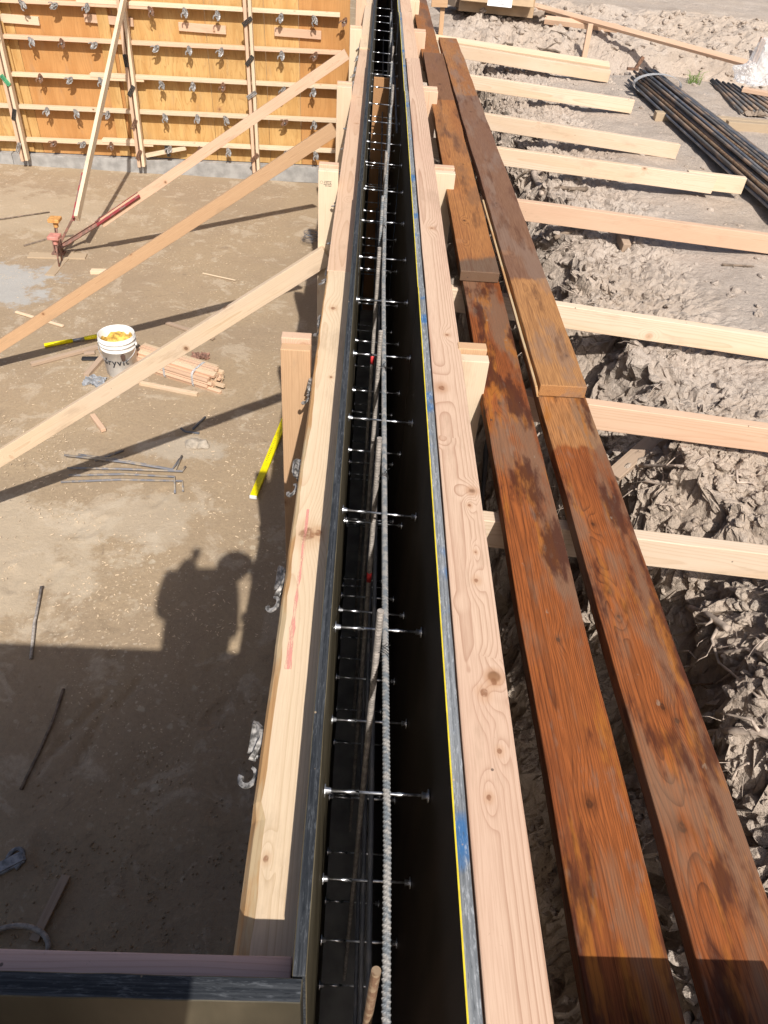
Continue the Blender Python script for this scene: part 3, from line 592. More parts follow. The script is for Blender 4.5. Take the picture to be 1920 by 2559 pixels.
# footing under the long wall
bm = boxbm(11.6, 0.42, 0.195, 0.004); mm = Matrix.Rotation(R(90), 4, 'Z'); mm.translation = Vector((0.07, 5.6, 0.10))
tag(frombm('footing', bm, M['concrete'], None, mm), 'grey concrete footing under the long wall form', 'footing')
# bulkhead inside the gap
board('bulkhead', (0.083, 6.83, 0.2), (0.083, 6.83, 2.215), 0.172, 0.03, (0, 1, 0), M['bulk'], 'orange-brown plywood bulkhead standing across the gap between the forms', 'bulkhead', rough=0)

board('stop_end', (0.0735, 16.42, 0.2), (0.0735, 16.42, 2.6), 0.30, 0.02, (0, 1, 0), M['face_dark'], 'dark board added to keep the far end of the gap black', 'board', rough=0)  # added dark board, so the far gap stays black as if in shade
# snap ties across the gap
def tie_proto():
    root = empty('snap_tie')
    bm = tubebm([(LX, 0, 0), (LX+0.042, 0, 0), (LX+0.058, 0, 0), (LX+0.068, 0, 0), (0.02, 0, 0), (0.105, 0, 0), (0.116, 0, 0), (0.128, 0, 0), (RX, 0, 0)], [0.0028, 0.0028, 0.005, 0.005, 0.003, 0.0028, 0.0046, 0.003, 0.0028], 8)
    frombm('rod', bm, M['tie'], root, None, True)
    for s, xx in ((1, LX+0.004), (-1, RX-0.004)):
        bm = cylbm(0.0128, 0.002, 20, mat4=Matrix.Translation((xx, 0, 0)) @ Matrix.Rotation(R(90), 4, 'Y'))
        cylbm(0.0075, 0.011, 14, bm, Matrix.Translation((xx+s*0.006, 0, 0)) @ Matrix.Rotation(R(90), 4, 'Y'), r2=0.0055)
        frombm('washer', bm, M['tie'], root)
    return root
def duptree(o):
    c = o.copy(); col.objects.link(c)
    for ch in o.children:
        d = ch.copy(); col.objects.link(d); d.parent = c
        d.matrix_parent_inverse = ch.matrix_parent_inverse.copy()
    return c
tp = tie_proto(); first = True
rowname = ['top row', 'second row down', 'third row down', 'fourth row down', 'fifth row down']
for ri, z in enumerate((2.34, 1.95, 1.56, 1.17, 0.78)):
    for k in range((22, 20, 18, 14, 10)[ri]):
        y = 0.723+0.4*k if ri != 1 else 0.71+0.4*k
        if abs(y-6.83) < 0.03: y += 0.05
        t = tp if first else duptree(tp); first = False
        t.location = (random.uniform(-.001, .001), y + random.uniform(-.012, .012), z + random.uniform(-.01, .01) - (0.004 if ri else 0))
        t.rotation_euler = (0, random.uniform(0.0, 0.035), random.uniform(-0.05, 0.01))
        tag(t, 'steel tie rod across the gap, %s, %s counted from the camera' % (rowname[ri], ORD[k]), 'tie rod', 'tie rods between the form faces')

# reinforcing bars in the gap
mb = [(0.094, -0.3, 2.357), (0.091, 0.36, 2.354), (0.0925, 0.6, 2.355), (0.088, 1.1, 2.353), (0.083, 1.9, 2.353), (0.078, 2.86, 2.353), (0.082, 3.6, 2.356), (0.092, 4.3, 2.36)]
tube('rebar', mb, 0.0067, M['rebar_grey'], 'long grey ribbed bar running the length of the gap on the ties', 'rebar', 'lengthwise bars in the gap', 14, rib=(0.0088, 0.0012))
mb2 = [(0.080, 3.75, 2.375), (0.10, 4.6, 2.382), (0.122, 5.6, 2.375), (0.137, 6.5, 2.37), (0.139, 9.5, 2.36)]
tube('rebar', mb2, 0.0064, M['rebar_grey'], 'far grey bar lapping over the long bar in the gap', 'rebar', 'lengthwise bars in the gap', 10, rib=(0.011, 0.0009))
tube('rebar', [(0.098, 4.35, 2.36), (0.115, 5.2, 2.35), (0.13, 6.2, 2.35), (0.12, 8.6, 2.35)], 0.0062, M['rebar_blue'], 'dark blue bar beside the far grey bar in the gap', 'rebar', 'lengthwise bars in the gap', 10, rib=(0.012, 0.0009))
tube('rebar', [(0.15, 4.9, 2.352), (0.148, 6.0, 2.352), (0.13, 7.4, 2.36)], 0.0062, M['rebar_blue'], 'short bar with a bright cut end in the far gap', 'rebar', 'lengthwise bars in the gap', 10, rib=(0.012, 0.0009))
for i, z in enumerate((1.965, 1.575, 1.185)):
    tube('rebar', [(0.082, -0.3, z), (0.078, 9.8, z)], 0.0062, M['rebar_blue'], 'deep lengthwise bar in the shaded gap, %s below the top bar' % ORD[i], 'rebar', 'lengthwise bars in the gap', 8)
vb = [(0.365, 0.067, 2.50, 'rebar_rust'), (1.03, 0.069, 2.50, 'rebar_tan'), (1.64, 0.063, 2.49, 'rebar_tan'), (2.20, 0.062, 2.50, 'rebar_tan'), (2.85, 0.053, 2.50, 'rebar_tan'), (3.40, 0.064, 2.50, 'rebar_grey'),
      (4.05, 0.08, 2.49, 'rebar_tan'), (4.7, 0.10, 2.5, 'rebar_grey'), (5.35, 0.12, 2.5, 'rebar_tan'), (6.0, 0.115, 2.5, 'rebar_grey'), (6.6, 0.13, 2.48, 'rebar_tan'), (7.3, 0.12, 2.48, 'rebar_grey'), (8.0, 0.12, 2.48, 'rebar_grey')]
for i, (y, x, z, mt) in enumerate(vb):
    dx = random.uniform(-.004, .010); dy = random.uniform(-.03, .05)
    v = tube('rebar', [(x, y, z), (x+dx*0.3, y+dy*0.4, 1.9), (x+dx, y+dy, 0.2)], 0.0062, M[mt], '%s upright bar along the gap, %s' % (ORD[i], {'rebar_rust': 'rusty with a cut end', 'rebar_tan': 'dusty tan', 'rebar_grey': 'grey'}[mt]), 'rebar', 'upright bars in the gap', 12, rib=(0.0095, 0.0011))
    if i in (2, 4):
        L_ = 0.525 if i == 2 else 0.47; tube('red_mark', [(dx*0.3*L_/0.6, dy*0.4*L_/0.6, -L_), (dx*0.3*L_/0.6, dy*0.4*L_/0.6, -L_-0.04)], 0.0078, M['red_tape'], seg=10, parent=v)
def wirering(c, r, lab):
    pts = []
    for k in range(26):
        a = k/25*4.4*math.pi; pts.append(Vector(c)+Vector((math.cos(a)*r, (k-12)*0.0006, math.sin(a)*r*1.1)))
    pts.append(pts[-1]+Vector((0.012, -0.006, 0.018)))
    tube('wire_tie', pts, 0.0009, M['wire'], lab, 'tie wire', 'wire ties on the bars', 5)
for i, (x, y, z) in enumerate([(0.073, 2.2, 2.358), (0.07, 3.4, 2.358), (0.088, 4.35, 2.366), (0.08, 1.64, 2.352), (0.08, 1.03, 2.352), (0.12, 5.6, 2.366)]):
    wirering((x, y, z), 0.0155, 'twisted black tie wire round the crossing bars, %s' % ['beside the red-marked bar in mid gap', 'at the third crossing up the gap', 'where the far bar laps', 'below a red-painted bar', 'at the second upright', 'deep in the far gap'][i])

# ------------------------------------------------------------------ clamps
def clamp_parts():
    # local frame: x along waler, y outwards (negative y = towards the viewer), z up
    def strip(outer, inner, t, y0):
        bm = bmesh.new(); n = len(outer)
        A = [bm.verts.new((a, y0, b)) for a, b in outer]; B = [bm.verts.new((a, y0, b)) for a, b in inner]
        C_ = [bm.verts.new((a, y0-t, b)) for a, b in outer]; D = [bm.verts.new((a, y0-t, b)) for a, b in inner]
        return bm, A, B, C_, D
    n = 22
    o_ = [(0.027*math.cos(a)*(1+0.15*math.cos(a*2)), 0.056*math.sin(a)) for a in [2*math.pi*k/n for k in range(n)]]
    i_ = [(0.012*math.cos(a), 0.030*math.sin(a)) for a in [2*math.pi*k/n for k in range(n)]]
    bm, A, B, C_, D = strip(o_, i_, 0.012, -0.088)
    for k in range(n):
        j = (k+1) % n
        bm.faces.new((C_[k], C_[j], D[j], D[k])); bm.faces.new((A[j], A[k], B[k], B[j])); bm.faces.new((A[k], A[j], C_[j], C_[k])); bm.faces.new((B[j], B[k], D[k], D[j]))
    for v in bm.verts: v.co.y -= 0.012*(v.co.z/0.056)**2*0 - 0.008*math.cos(v.co.z*40)
    # central ridge
    bmesh.ops.create_cube(bm, size=1.0, matrix=Matrix.Translation((0.0, -0.098, -0.004)) @ Matrix.Rotation(0.2, 4, 'Y') @ Matrix.Diagonal((0.012, 0.02, 0.075, 1)))
    bmesh.ops.recalc_face_normals(bm, faces=bm.faces[:])
    bmesh.ops.subdivide_edges(bm, edges=bm.edges[:], cuts=1)
    for v in bm.verts: v.co += mno.noise_vector(v.co*70)*0.004
    me1 = bpy.data.meshes.new('casting'); bm.to_mesh(me1); bm.free()
    # crescent lever
    bm = bmesh.new(); m_ = 16
    for s in (0,):
        ring = []
        for k in range(m_+1):
            a = R(-60)+R(270)*k/m_; ro = 0.036; ri = 0.017+0.012*(k/m_)**2
            ring.append((Vector((ro*math.cos(a)-0.02, -0.10-0.0, ro*math.sin(a)-0.03)), Vector((ri*math.cos(a)-0.018, -0.10, ri*math.sin(a)-0.03))))
        V = [[bm.verts.new(o), bm.verts.new(i), bm.verts.new(i-Vector((0, 0.008, 0))), bm.verts.new(o-Vector((0, 0.008, 0)))] for o, i in ring]
        for r0, r1 in zip(V[:-1], V[1:]):
            for k in range(4): bm.faces.new((r0[k], r0[(k+1) % 4], r1[(k+1) % 4], r1[k]))
        bm.faces.new(V[0][::-1]); bm.faces.new(V[-1])
    bmesh.ops.recalc_face_normals(bm, faces=bm.faces[:])
    me2 = bpy.data.meshes.new('cam_lever'); bm.to_mesh(me2); bm.free()
    bm = cylbm(0.004, 0.115, 8, mat4=Matrix.Translation((0, -0.055, 0.0)) @ Matrix.Rotation(R(90), 4, 'X')); cylbm(0.009, 0.006, 12, bm, Matrix.Translation((0, -0.114, 0)) @ Matrix.Rotation(R(90), 4, 'X'))
    me3 = bpy.data.meshes.new('tie_end'); bm.to_mesh(me3); bm.free()
    return me1, me2, me3
CM = {}
base = clamp_parts()
for key in ('zinc', 'zinc2', 'brown_cast'):
    CM[key] = []
    for me_ in base:
        c = me_.copy(); c.materials.append(M[key] if me_ is not base[2] else M['zinc']); CM[key].append(c)
def clamp(mw, key, label, group, tilt=0.0, hook=None, cast=None):
    root = bpy.data.objects.new('form_clamp', None); col.objects.link(root); root.matrix_world = mw; root.empty_display_size = 0.05
    for me_, nm_ in zip(CM[key], ('casting', 'cam_lever', 'tie_end')):
        o = bpy.data.objects.new(nm_, me_); col.objects.link(o); o.parent = root
        if nm_ == 'casting': o.rotation_euler = (0, tilt, 0)
        if nm_ == 'casting' and cast: o.matrix_local = cast
        if nm_ == 'tie_end' and cast: o.scale = (1, 0.72, 1)
        if nm_ == 'cam_lever':
            o.rotation_euler = (0, tilt*1.5, 0)
            if hook: o.matrix_local = hook
    tag(root, label, 'clamp', group); return root
# on the long form, left side (seen from above)
Mx = Matrix(((0, 1, 0), (-1, 0, 0), (0, 0, 1))).to_4x4()       # outwards = -X
Mx = Matrix.Rotation(R(-90), 4, 'Z')
for k in range(16):
    y = 0.723+0.4*k
    mw = Matrix.Translation((-0.072+0.004*k if k < 6 else -0.048, y+0.01, 2.425)) @ Mx @ Matrix.Rotation(random.uniform(-.15, .15), 4, 'Y')
    hook = Matrix.Translation((0.055+random.uniform(-.01, .015), 0.012, 0.0)) @ Matrix.Translation((0, -0.1, 0)) @ Matrix.Rotation(R(-48+random.uniform(-18, 12)), 4, 'X') @ Matrix.Rotation(random.uniform(-.5, .5)+0.6, 4, 'Y') @ Matrix.Scale(0.56, 4) @ Matrix.Translation((0, 0.1, 0))
    cast = Matrix.Translation((-0.025, 0.008, 0.01)) @ Matrix.Translation((0, -0.09, 0)) @ Matrix.Rotation(R(-32+random.uniform(-15, 15)), 4, 'X') @ Matrix.Rotation(1.45+random.uniform(-.15, .15), 4, 'Y') @ Matrix.Scale(0.72, 4) @ Matrix.Translation((0, 0.09, 0))
    clamp(mw, 'zinc2' if k < 4 else 'zinc', 'grey cast clamp hanging under the left top waler, %s from the camera' % ORD[k], 'clamps under the left top waler', random.uniform(-.2, .3)+1.35, hook, cast)
for k in range(8):
    y = 2.323+0.4*k
    mw = Matrix.Translation((-0.048, y, 1.93)) @ Mx
    clamp(mw, 'zinc', 'grey cast clamp under the second waler of the left form, %s from the camera' % ORD[k], 'clamps on the second left waler', random.uniform(-.2, .3)+1.2)

# ------------------------------------------------------------------ far wall
FW = Matrix.Translation((-0.45, 10.885, 0.02)) @ Matrix.Rotation(R(1.2), 4, 'Z') @ Matrix.Rotation(R(-0.95), 4, 'Y')
def fx(X): return X+0.45                   # photo-measured X to the wall's own x
def fw(x, y, z): return FW @ Vector((x, y, z))
yax = (FW.to_3x3() @ Vector((0, 1, 0)))
def fboard(name, a, b, w_, t, thin, mat, *ar, **kw):
    th = FW.to_3x3() @ Vector(thin); return board(name, fw(*a), fw(*b), w_, t, th, mat, *ar, **kw)
seams = [-6.9, -5.62, -4.37, -3.17, -2.06, -1.345, -0.925, -0.30]
kinds = ['ply_orange', 'ply_yellow', 'ply_orange', 'ply_yellow', 'ply_yellow', 'ply_orange', 'ply_orange']
desc = ['orange sheet beyond the left edge', 'pale sheet at the left edge', 'wide plain orange sheet', 'yellow sheet with long oval grain', 'yellow streaked sheet right of the middle', 'narrow streaked strip', 'orange sheet in the right corner']
kinds[5] = 'ply_yellow'
for i in range(7):
    a, b = fx(seams[i]), fx(seams[i+1]); c = (a+b)/2
    fboard('plywood_sheet', (c, 0.009, 0.2), (c, 0.009, 2.62), (b-a)-0.004, 0.018, (0, 1, 0), W[kinds[i]], 'form plywood on the far wall, %s' % desc[i], 'plywood', 'plywood sheets of the far wall', rough=0)
# vertical splice boards behind the seams
for i, X_ in enumerate((-4.55, -3.28)):
    fboard('splice_board', (fx(X_), -0.02, 0.22), (fx(X_)+(0.0), -0.02, 2.6), 0.14, 0.038, (0, 1, 0), W['ply_yellow'], 'flat splice board behind the %s upright of the far wall' % ('left' if i == 0 else 'middle'), 'board', 'splice boards of the far wall')
wz = [0.40, 0.785, 1.165, 1.56, 1.945, 2.33]
wn_ = ['bottom', 'second from bottom', 'third from bottom', 'fourth from bottom', 'fifth from bottom', 'topmost']
for i, z in enumerate(wz):
    m_ = W[['pale', 'cream', 'pale', 'peach', 'peach', 'pale'][i]]
    yb = -0.085
    if i in (2, 0, 4):
        xb = fx(-2.95)
        fboard('waler', (fx(-6.7), yb, z-0.03), (xb+(0.08 if i != 4 else 0.3), yb, z-0.005), 0.089, 0.038, (0, 0, 1), m_, '%s waler of the far wall, left length' % wn_[i], 'waler', 'walers of the far wall')
        fboard('waler', (fx(-3.53), yb-0.004, z+0.024), (fx(-0.42), yb-0.004, z+0.022), 0.089, 0.038, (0, 0, 1), W['cream'], '%s waler of the far wall, right length lapped on top' % wn_[i], 'waler', 'walers of the far wall')
    else:
        fboard('waler', (fx(-6.7), yb, z-0.01), (fx(-0.40), yb, z+0.01), 0.089, 0.038, (0, 0, 1), m_, '%s waler of the far wall, in one length' % wn_[i], 'waler', 'walers of the far wall')
# uprights of the far wall
for n_, (X0, X1, two) in enumerate([(-4.57, -4.50, 1), (-3.045, -2.965, 1), (-1.522, -1.508, 1)]):
    nm_ = ['left', 'middle', 'right'][n_]
    for s in (-1, 1):
        d = s*0.029
        z0 = (0.145, 0.135, 0.13)[n_]
        fboard('strongback', (fx(X0)+d, -0.178, z0 if s < 0 else z0+0.01), (fx(X1)+d, -0.178, 2.75), 0.089, 0.038, (1, 0, 0), W['cream' if s > 0 else 'peach'], '%s upright pair of the far wall, its %s board' % (nm_, 'left' if s < 0 else 'right'), 'upright', 'uprights of the far wall')
# cleats
for i, (a, b, z, mt) in enumerate([(-4.51, -4.05, 1.735, 'cream'), (-3.50, -2.92, 1.775, 'peach'), (-2.38, -1.81, 1.745, 'peach'), (-1.22, -0.65, 1.745, 'peach')]):
    fboard('cleat', (fx(a), -0.02, z+(0.01 if i == 1 else 0)), (fx(b), -0.02, z-0.012), 0.089, 0.038, (0, 1, 0), W[mt], 'short flat cleat nailed to the far plywood, %s of four from left' % ORD[i], 'cleat', 'short cleats on the far wall')
fboard('cleat', (fx(-2.99), -0.10, 0.255), (fx(-2.45), -0.10, 0.375), 0.05, 0.04, (0, 1, 0), W['cream'], 'short stick slanting up from the middle upright foot with a dark clip', 'board')
# clips where uprights cross walers
def clip(x, z, key, rot, lab, y=-0.232):
    mw = FW @ Matrix.Translation((fx(x), y, z)) @ Matrix.Rotation(rot, 4, 'Y')
    bm = bmesh.new()
    for (cx, cz, sx, sz) in ((0, 0.0, 0.012, 0.13), (-0.018, 0.0, 0.010, 0.13), (0.018, 0, 0.010, 0.13), (0, 0.062, 0.046, 0.012), (0, -0.062, 0.046, 0.012)):
        bmesh.ops.create_cube(bm, size=1.0, matrix=Matrix.Translation((cx, 0, cz)) @ Matrix.Diagonal((sx, 0.012 if cx == 0 else 0.02, sz, 1)))
    cylbm(0.008, 0.14, 8, bm, Matrix.Translation((0, 0.06, 0.03)) @ Matrix.Rotation(R(90), 4, 'X'))
    tag(frombm('upright_clip', bm, M[key], None, mw), lab, 'clip', 'clips on the far wall uprights')
for (x, z, key, rot, lab) in [
    (-4.54, 1.50, 'zinc', 0.5, 'silver clip highest on the left upright of the far wall'), (-4.55, 1.11, 'clip_green', -0.6, 'green painted clip on the left upright of the far wall'),
    (-4.55, 0.72, 'clip_dark', 0.35, 'dark clip below the green one on the left upright'), (-4.60, 0.32, 'zinc', 0.45, 'silver clip at the foot of the left upright'),
    (-3.03, 1.39, 'clip_dark', -0.05, 'dark clip highest on the middle upright of the far wall'), (-3.02, 1.06, 'clip_dark', 0.6, 'dark slanting clip on the middle upright of the far wall'),
    (-3.05, 0.67, 'brown_cast', 0.5, 'brown clip second lowest on the middle upright'), (-3.05, 0.30, 'brown_cast', 0.5, 'brown clip lowest on the middle upright'),
    (-1.52, 1.87, 'clip_dark', 0.95, 'dark clip highest on the right upright of the far wall'), (-1.52, 1.46, 'clip_dark', 0.7, 'dark clip second highest on the right upright of the far wall'),
    (-1.52, 1.08, 'zinc', 1.0, 'silver clip in the middle of the right upright of the far wall'), (-1.53, 0.33, 'brown_cast', 0.8, 'brown clip at the foot of the right upright')]:
    clip(x, z, key, rot, lab)
clip(-2.69, 0.33, 'clip_dark', -0.2, 'dark clip on the slanting stick beside the middle upright', -0.125)
cx = [-4.93, -4.155, -3.785, -3.404, -2.653, -2.257, -1.884, -1.12, -0.733, -0.36]
kk = ['zinc', 'zinc2', 'brown_cast']
for ri, z in enumerate(wz[:5]):
    for ci, X_ in enumerate(cx):
        if ci == 9 and ri != 4: continue
        if ci == 0 and ri in (2, 3): continue
        mw = FW @ Matrix.Translation((fx(X_)+random.uniform(-.012, .012), -0.055, z-0.035+random.uniform(-.006, .006))) @ Matrix.Rotation(random.uniform(-.6, .6), 4, 'Y')
        key = random.choices(kk, [5, 3, 3])[0]
        if ri == 4 and ci in (1, 2, 3): key = 'zinc2'
        clamp(mw, key, '%s clamp on the far wall under the %s waler, %s from left' % ({'zinc': 'grey', 'zinc2': 'bright silver', 'brown_cast': 'rusty brown'}[key], wn_[ri], ORD[ci]), 'clamps on the far wall', random.uniform(-.5, .5))
# footing of the far wall
for (a, b, n_) in ((-7.0, -4.78, 'left'), (-4.775, -0.3, 'right')):
    mm = FW @ Matrix.Translation(((fx(a)+fx(b))/2, 0.0, 0.09+(0 if n_ == 'right' else 0.006)))
    tag(frombm('footing', boxbm(b-a, 0.17, 0.20, 0.004), M['concrete'], None, mm), 'grey concrete footing of the far wall, %s length' % n_, 'footing', 'footing under the far wall')

# ------------------------------------------------------------------ diagonal braces
def brace(p0, p1, mat, label, ch=None, mats=None):
    root = empty('brace', p1); tag(root, label, 'brace', 'diagonal braces over the pit floor'); bpy.context.view_layer.update()
    board('timber', p0, p1, 0.089, 0.038, (0, 1, 0), mat, parent=root, rough=0.002, bow=0.004)
    return root
b3 = brace((-3.18, 3.50, 0.03), (-0.178, 3.487, 2.183), W['pale'], 'pale nearest brace slanting from the left form down past the bucket')
B2a, B2b = Vector((-0.252, 5.6, 2.15)), Vector((-3.40, 5.6, 0.02))
b2 = brace(B2b, B2a, W['amber'], 'amber middle brace slanting down to the left edge of the picture')
B1a = Vector((-0.262, 7.95, 2.14)); B1b = Vector((-2.80, 8.0, 0.40)); ANC = Vector((-3.33, 8.03, 0.05))
b1 = brace(B1b, B1a, W['peach'], 'peach farthest brace ending in a red steel turnbuckle at the stake')
B0b = Vector((-3.04, 7.98, 0.44)); B0a = Vector((-2.945, 10.66, 2.09))
root = empty('brace', B0b); tag(root, 'slender cream brace leaning steeply from the far wall down to the stake', 'brace', 'diagonal braces over the pit floor'); bpy.context.view_layer.update()
board('timber', B0b, B0a+(B0a-B0b)*0.04, 0.089, 0.038, (1, 0, 0), W['cream'], parent=root, rough=0.002)
# red steel channels at the brace feet
def channel(parent, a, b, off, mat, wd=0.05):
    a, b = Vector(a)+Vector(off), Vector(b)+Vector(off)
    mm, L = frame(a, b, off); mm = parent.matrix_world.inverted() @ mm
    bm = bmesh.new()
    for (cy, cz, sy, sz) in ((0, 0, wd, 0.005), (wd/2, 0.009, 0.005, 0.022), (-wd/2, 0.009, 0.005, 0.022)):
        bmesh.ops.create_cube(bm, size=1.0, matrix=Matrix.Translation((0, cy, cz)) @ Matrix.Diagonal((L, sy, sz, 1)))
    return frombm('turnbuckle', bm, mat, parent, mm)
dB1 = (B1a-B1b).normalized(); nB1 = Vector((-dB1.z, 0, dB1.x)).normalized()*-1
up1 = Vector((0, -0.026, 0.03)); ch_ = channel(b1, B1b-dB1*0.05, B1b+dB1*0.55, (-0.0, -0.022, 0.02), M['red_steel'])
channel(b1, ANC+Vector((0.03, 0, 0.03)), B1b+dB1*0.02, (0, -0.022, 0.015), M['rust_steel'], 0.042)
dB0 = (B0a-B0b).normalized()
channel(root, B0b-dB0*0.02, B0b+dB0*0.55, (-0.023, 0, 0.004), M['red_steel'])
channel(root, ANC+Vector((0.01, 0, 0.0)), B0b+dB0*0.03, (-0.023, 0, 0.0), M['rust_steel'], 0.042)
# stake the braces share
st = empty('brace_anchor', ANC-Vector((0, 0, 0.05))); tag(st, 'rusty steel anchor stake on the pit floor where two braces meet', 'stake')
bm = cylbm(0.016, 0.34, 10, mat4=Matrix.Translation((0.01, 0, 0.16)) @ Matrix.Rotation(0.12, 4, 'Y')); frombm('spike', bm, M['rust_steel'], st)
bm = bmesh.new(); bmesh.ops.create_cube(bm, size=1, matrix=Matrix.Translation((0, 0, 0.03)) @ Matrix.Diagonal((0.13, 0.10, 0.012, 1)))
bmesh.ops.create_cube(bm, size=1, matrix=Matrix.Translation((-0.03, 0, 0.10)) @ Matrix.Diagonal((0.01, 0.07, 0.14, 1))); bmesh.ops.create_cube(bm, size=1, matrix=Matrix.Translation((0.04, 0, 0.10)) @ Matrix.Diagonal((0.01, 0.07, 0.14, 1)))
frombm('bracket', bm, M['rust_steel'], st)
board('pad_board', at(125, 690), at(180, 625), 0.10, 0.03, (0, 0, 1), W['dull'], 'half buried pale pad board in front of the anchor stake', 'board')
board('pad_board', at(72, 640)+Vector((0, 0, .004)), at(216, 643)+Vector((0, 0, .004)), 0.13, 0.03, (0, 0, 1), W['dull'], 'half buried pad board crossing behind the anchor stake', 'board')
# two capped bars
def capped(foot, top, mat, lab):
    r = empty('capped_rebar', foot); tag(r, lab, 'capped bar', 'capped bars by the anchor stake'); d = Vector(top)-Vector(foot)
    tube('bar', [(0, 0, -0.02), d*0.5, d], 0.009, M['rust_steel'], parent=r)
    bm = cylbm(0.026, 0.07, 14, mat4=Matrix.Translation(d)); bmesh.ops.create_cube(bm, size=1, matrix=Matrix.Translation(d+Vector((0, 0, 0.045))) @ Matrix.Diagonal((0.115, 0.115, 0.035, 1)))
    bmesh.ops.bevel(bm, geom=list(bm.edges), offset=0.004, segments=1, affect='EDGES'); frombm('cap', bm, mat, r)
f0 = at(155, 655)
capped(f0, atY(139, 559, f0.y+0.05), M['orange_cap'], 'leaning bar with an orange mushroom cap by the anchor stake')
f1 = at(152, 664)+Vector((0.0, -0.05, 0))
capped(f1, atY(138, 602, f1.y+0.0), M['pink_cap'], 'leaning bar with a faded pink cap by the anchor stake')

# ------------------------------------------------------------------ things on the pit floor
def Z1(x, y): return (x/1.7292, y/1.7292)
def Z3(x, y): return (x/1.7292, 600+y/1.7292)
def Z5(x, y): return (x/1.7292, 1200+y/1.7292)
def Z7(x, y): return (x/1.7292, 1859+y/1.7292)
def stick(a, b, w_, t, mat, lab, cat='stick', lift=0.0):
    p, q = at(*a), at(*b); up = Vector((0, 0, t/2+0.004+lift)); return board('wood_scrap', p+up, q+up+Vector((0, 0, 0.004)), w_, t, (0, 0, 1), mat, lab, cat, rough=0.0)
stick(Z3(135, 545), Z3(425, 470), 0.042, 0.03, W['oldgrey'], 'long weathered stake lying left of the bucket', 'stake')
stick(Z3(375, 592), Z3(452, 508), 0.05, 0.03, W['oldgrey'], 'short weathered piece leaning toward the bucket')
stick(Z3(365, 495), Z3(412, 492), 0.04, 0.02, W['oldgrey'], 'tiny grey offcut behind the weathered stake')
stick(Z3(70, 315), Z3(275, 378), 0.028, 0.016, W['pale'], 'thin pale lath under the foot of the amber brace', 'lath')
stick(Z3(720, 362), Z3(925, 432), 0.038, 0.022, W['oldgrey'], 'lath crossing beneath the nearest brace right of the bucket', 'lath')
stick(Z3(876, 145), Z3(1018, 178), 0.016, 0.008, W['cream'], 'bright splinter lying by the left form strongbacks', 'splinter')
stick(Z3(395, 143), Z3(460, 146), 0.07, 0.035, W['pale'], 'small pale block lying behind the amber brace', 'block')
stick(Z3(402, 765), Z3(450, 832), 0.04, 0.03, W['peach'], 'short peach block on the floor just below the nearest brace', 'block')
stick(Z3(605, 625), Z3(855, 676), 0.034, 0.03, W['pale'], 'single loose stake beside the strapped stake bundle', 'stake')
stick(Z7(290, 575), Z7(150, 860), 0.042, 0.018, W['oldgrey'], 'flat brown lath lying in the shade in the lower left', 'lath')
def rod(pts, r, mat, lab, cat='rod', lift=0.012, rib=None):
    P_ = [at(*p)+Vector((0, 0, lift)) for p in pts]; return tube('steel_rod', P_, r, mat, lab, cat, None, 8, rib=rib)
rod([Z5(183, 470), Z5(160, 590), Z5(152, 625), Z5(137, 780)], 0.0095, M['rebar_tan'], 'bent brown rod crossing the shadow edge on the left floor', lift=0.02)
rod([Z5(278, 912), Z5(232, 1050), Z5(170, 1190), Z7(95, 205)], 0.009, M['rootdark'], 'long brown bent rod in the shade at lower left', lift=0.02)
rod([Z1(0, 950), Z1(215, 919)], 0.008, M['rootdark'], 'thin dark stick left of the orange capped bar', lift=0.01)
rod([Z1(105, 1065), Z1(210, 1035), Z1(320, 1020)], 0.011, M['rootdark'], 'dark half buried rod behind the anchor stake', lift=0.01)
rod([Z3(783, 818), Z3(800, 832), Z3(862, 840)], 0.009, M['rebar_blue'], 'short hooked bar near the grey clod', 'rebar')
rod([Z3(835, 822), Z3(888, 770)], 0.010, M['rebar_blue'], 'short straight bar pointing up from the grey clod', 'rebar')
rp = [([(283, 943), (560, 975), (760, 1008), (788, 945)], 'long hooked bar on top of the steel pile'), ([(295, 996), (520, 1000), (790, 1010), (803, 990)], 'nearly straight bar in the steel pile'),
      ([(342, 936), (560, 965), (745, 1000), (778, 955)], 'hooked bar second in the steel pile'), ([(300, 1024), (540, 1018), (756, 1030), (757, 1100)], 'bar bent downward at its end in the steel pile'),
      ([(265, 1050), (520, 1040), (790, 1046), (792, 1090)], 'lowest muddy bar in the steel pile'), ([(410, 958), (535, 912)], 'short bar leaning across the steel pile')]
for i, (pp, lab) in enumerate(rp):
    rod([Z3(*p) for p in pp], 0.0085, M['rebar_mud'], lab, 'rebar', lift=0.006+0.008*(5-i)*0.6)
# clods
def clodobj(p, r, lab, mat=None, sd=0, name='clod', cat='clod'):
    bm = bmesh.new(); bmesh.ops.create_icosphere(bm, subdivisions=3, radius=r)
    for v in bm.verts:
        n = mno.noise(v.co*(2.2/r)*0.5+Vector((sd, 0, 0))); v.co *= 1+0.45*n; v.co.z *= 0.65
    return tag(frombm(name, bm, mat or M['rock'], None, Matrix.Translation(Vector(p)+Vector((0, 0, r*0.35)))), lab, cat)
clodobj(at(*Z3(878, 890)), 0.05, 'pale grey clod near the crossing of the brace shadow', sd=3); clodobj(at(*Z3(832, 886)), 0.055, 'flatter grey clod left of its neighbour by the brace shadow', sd=8)
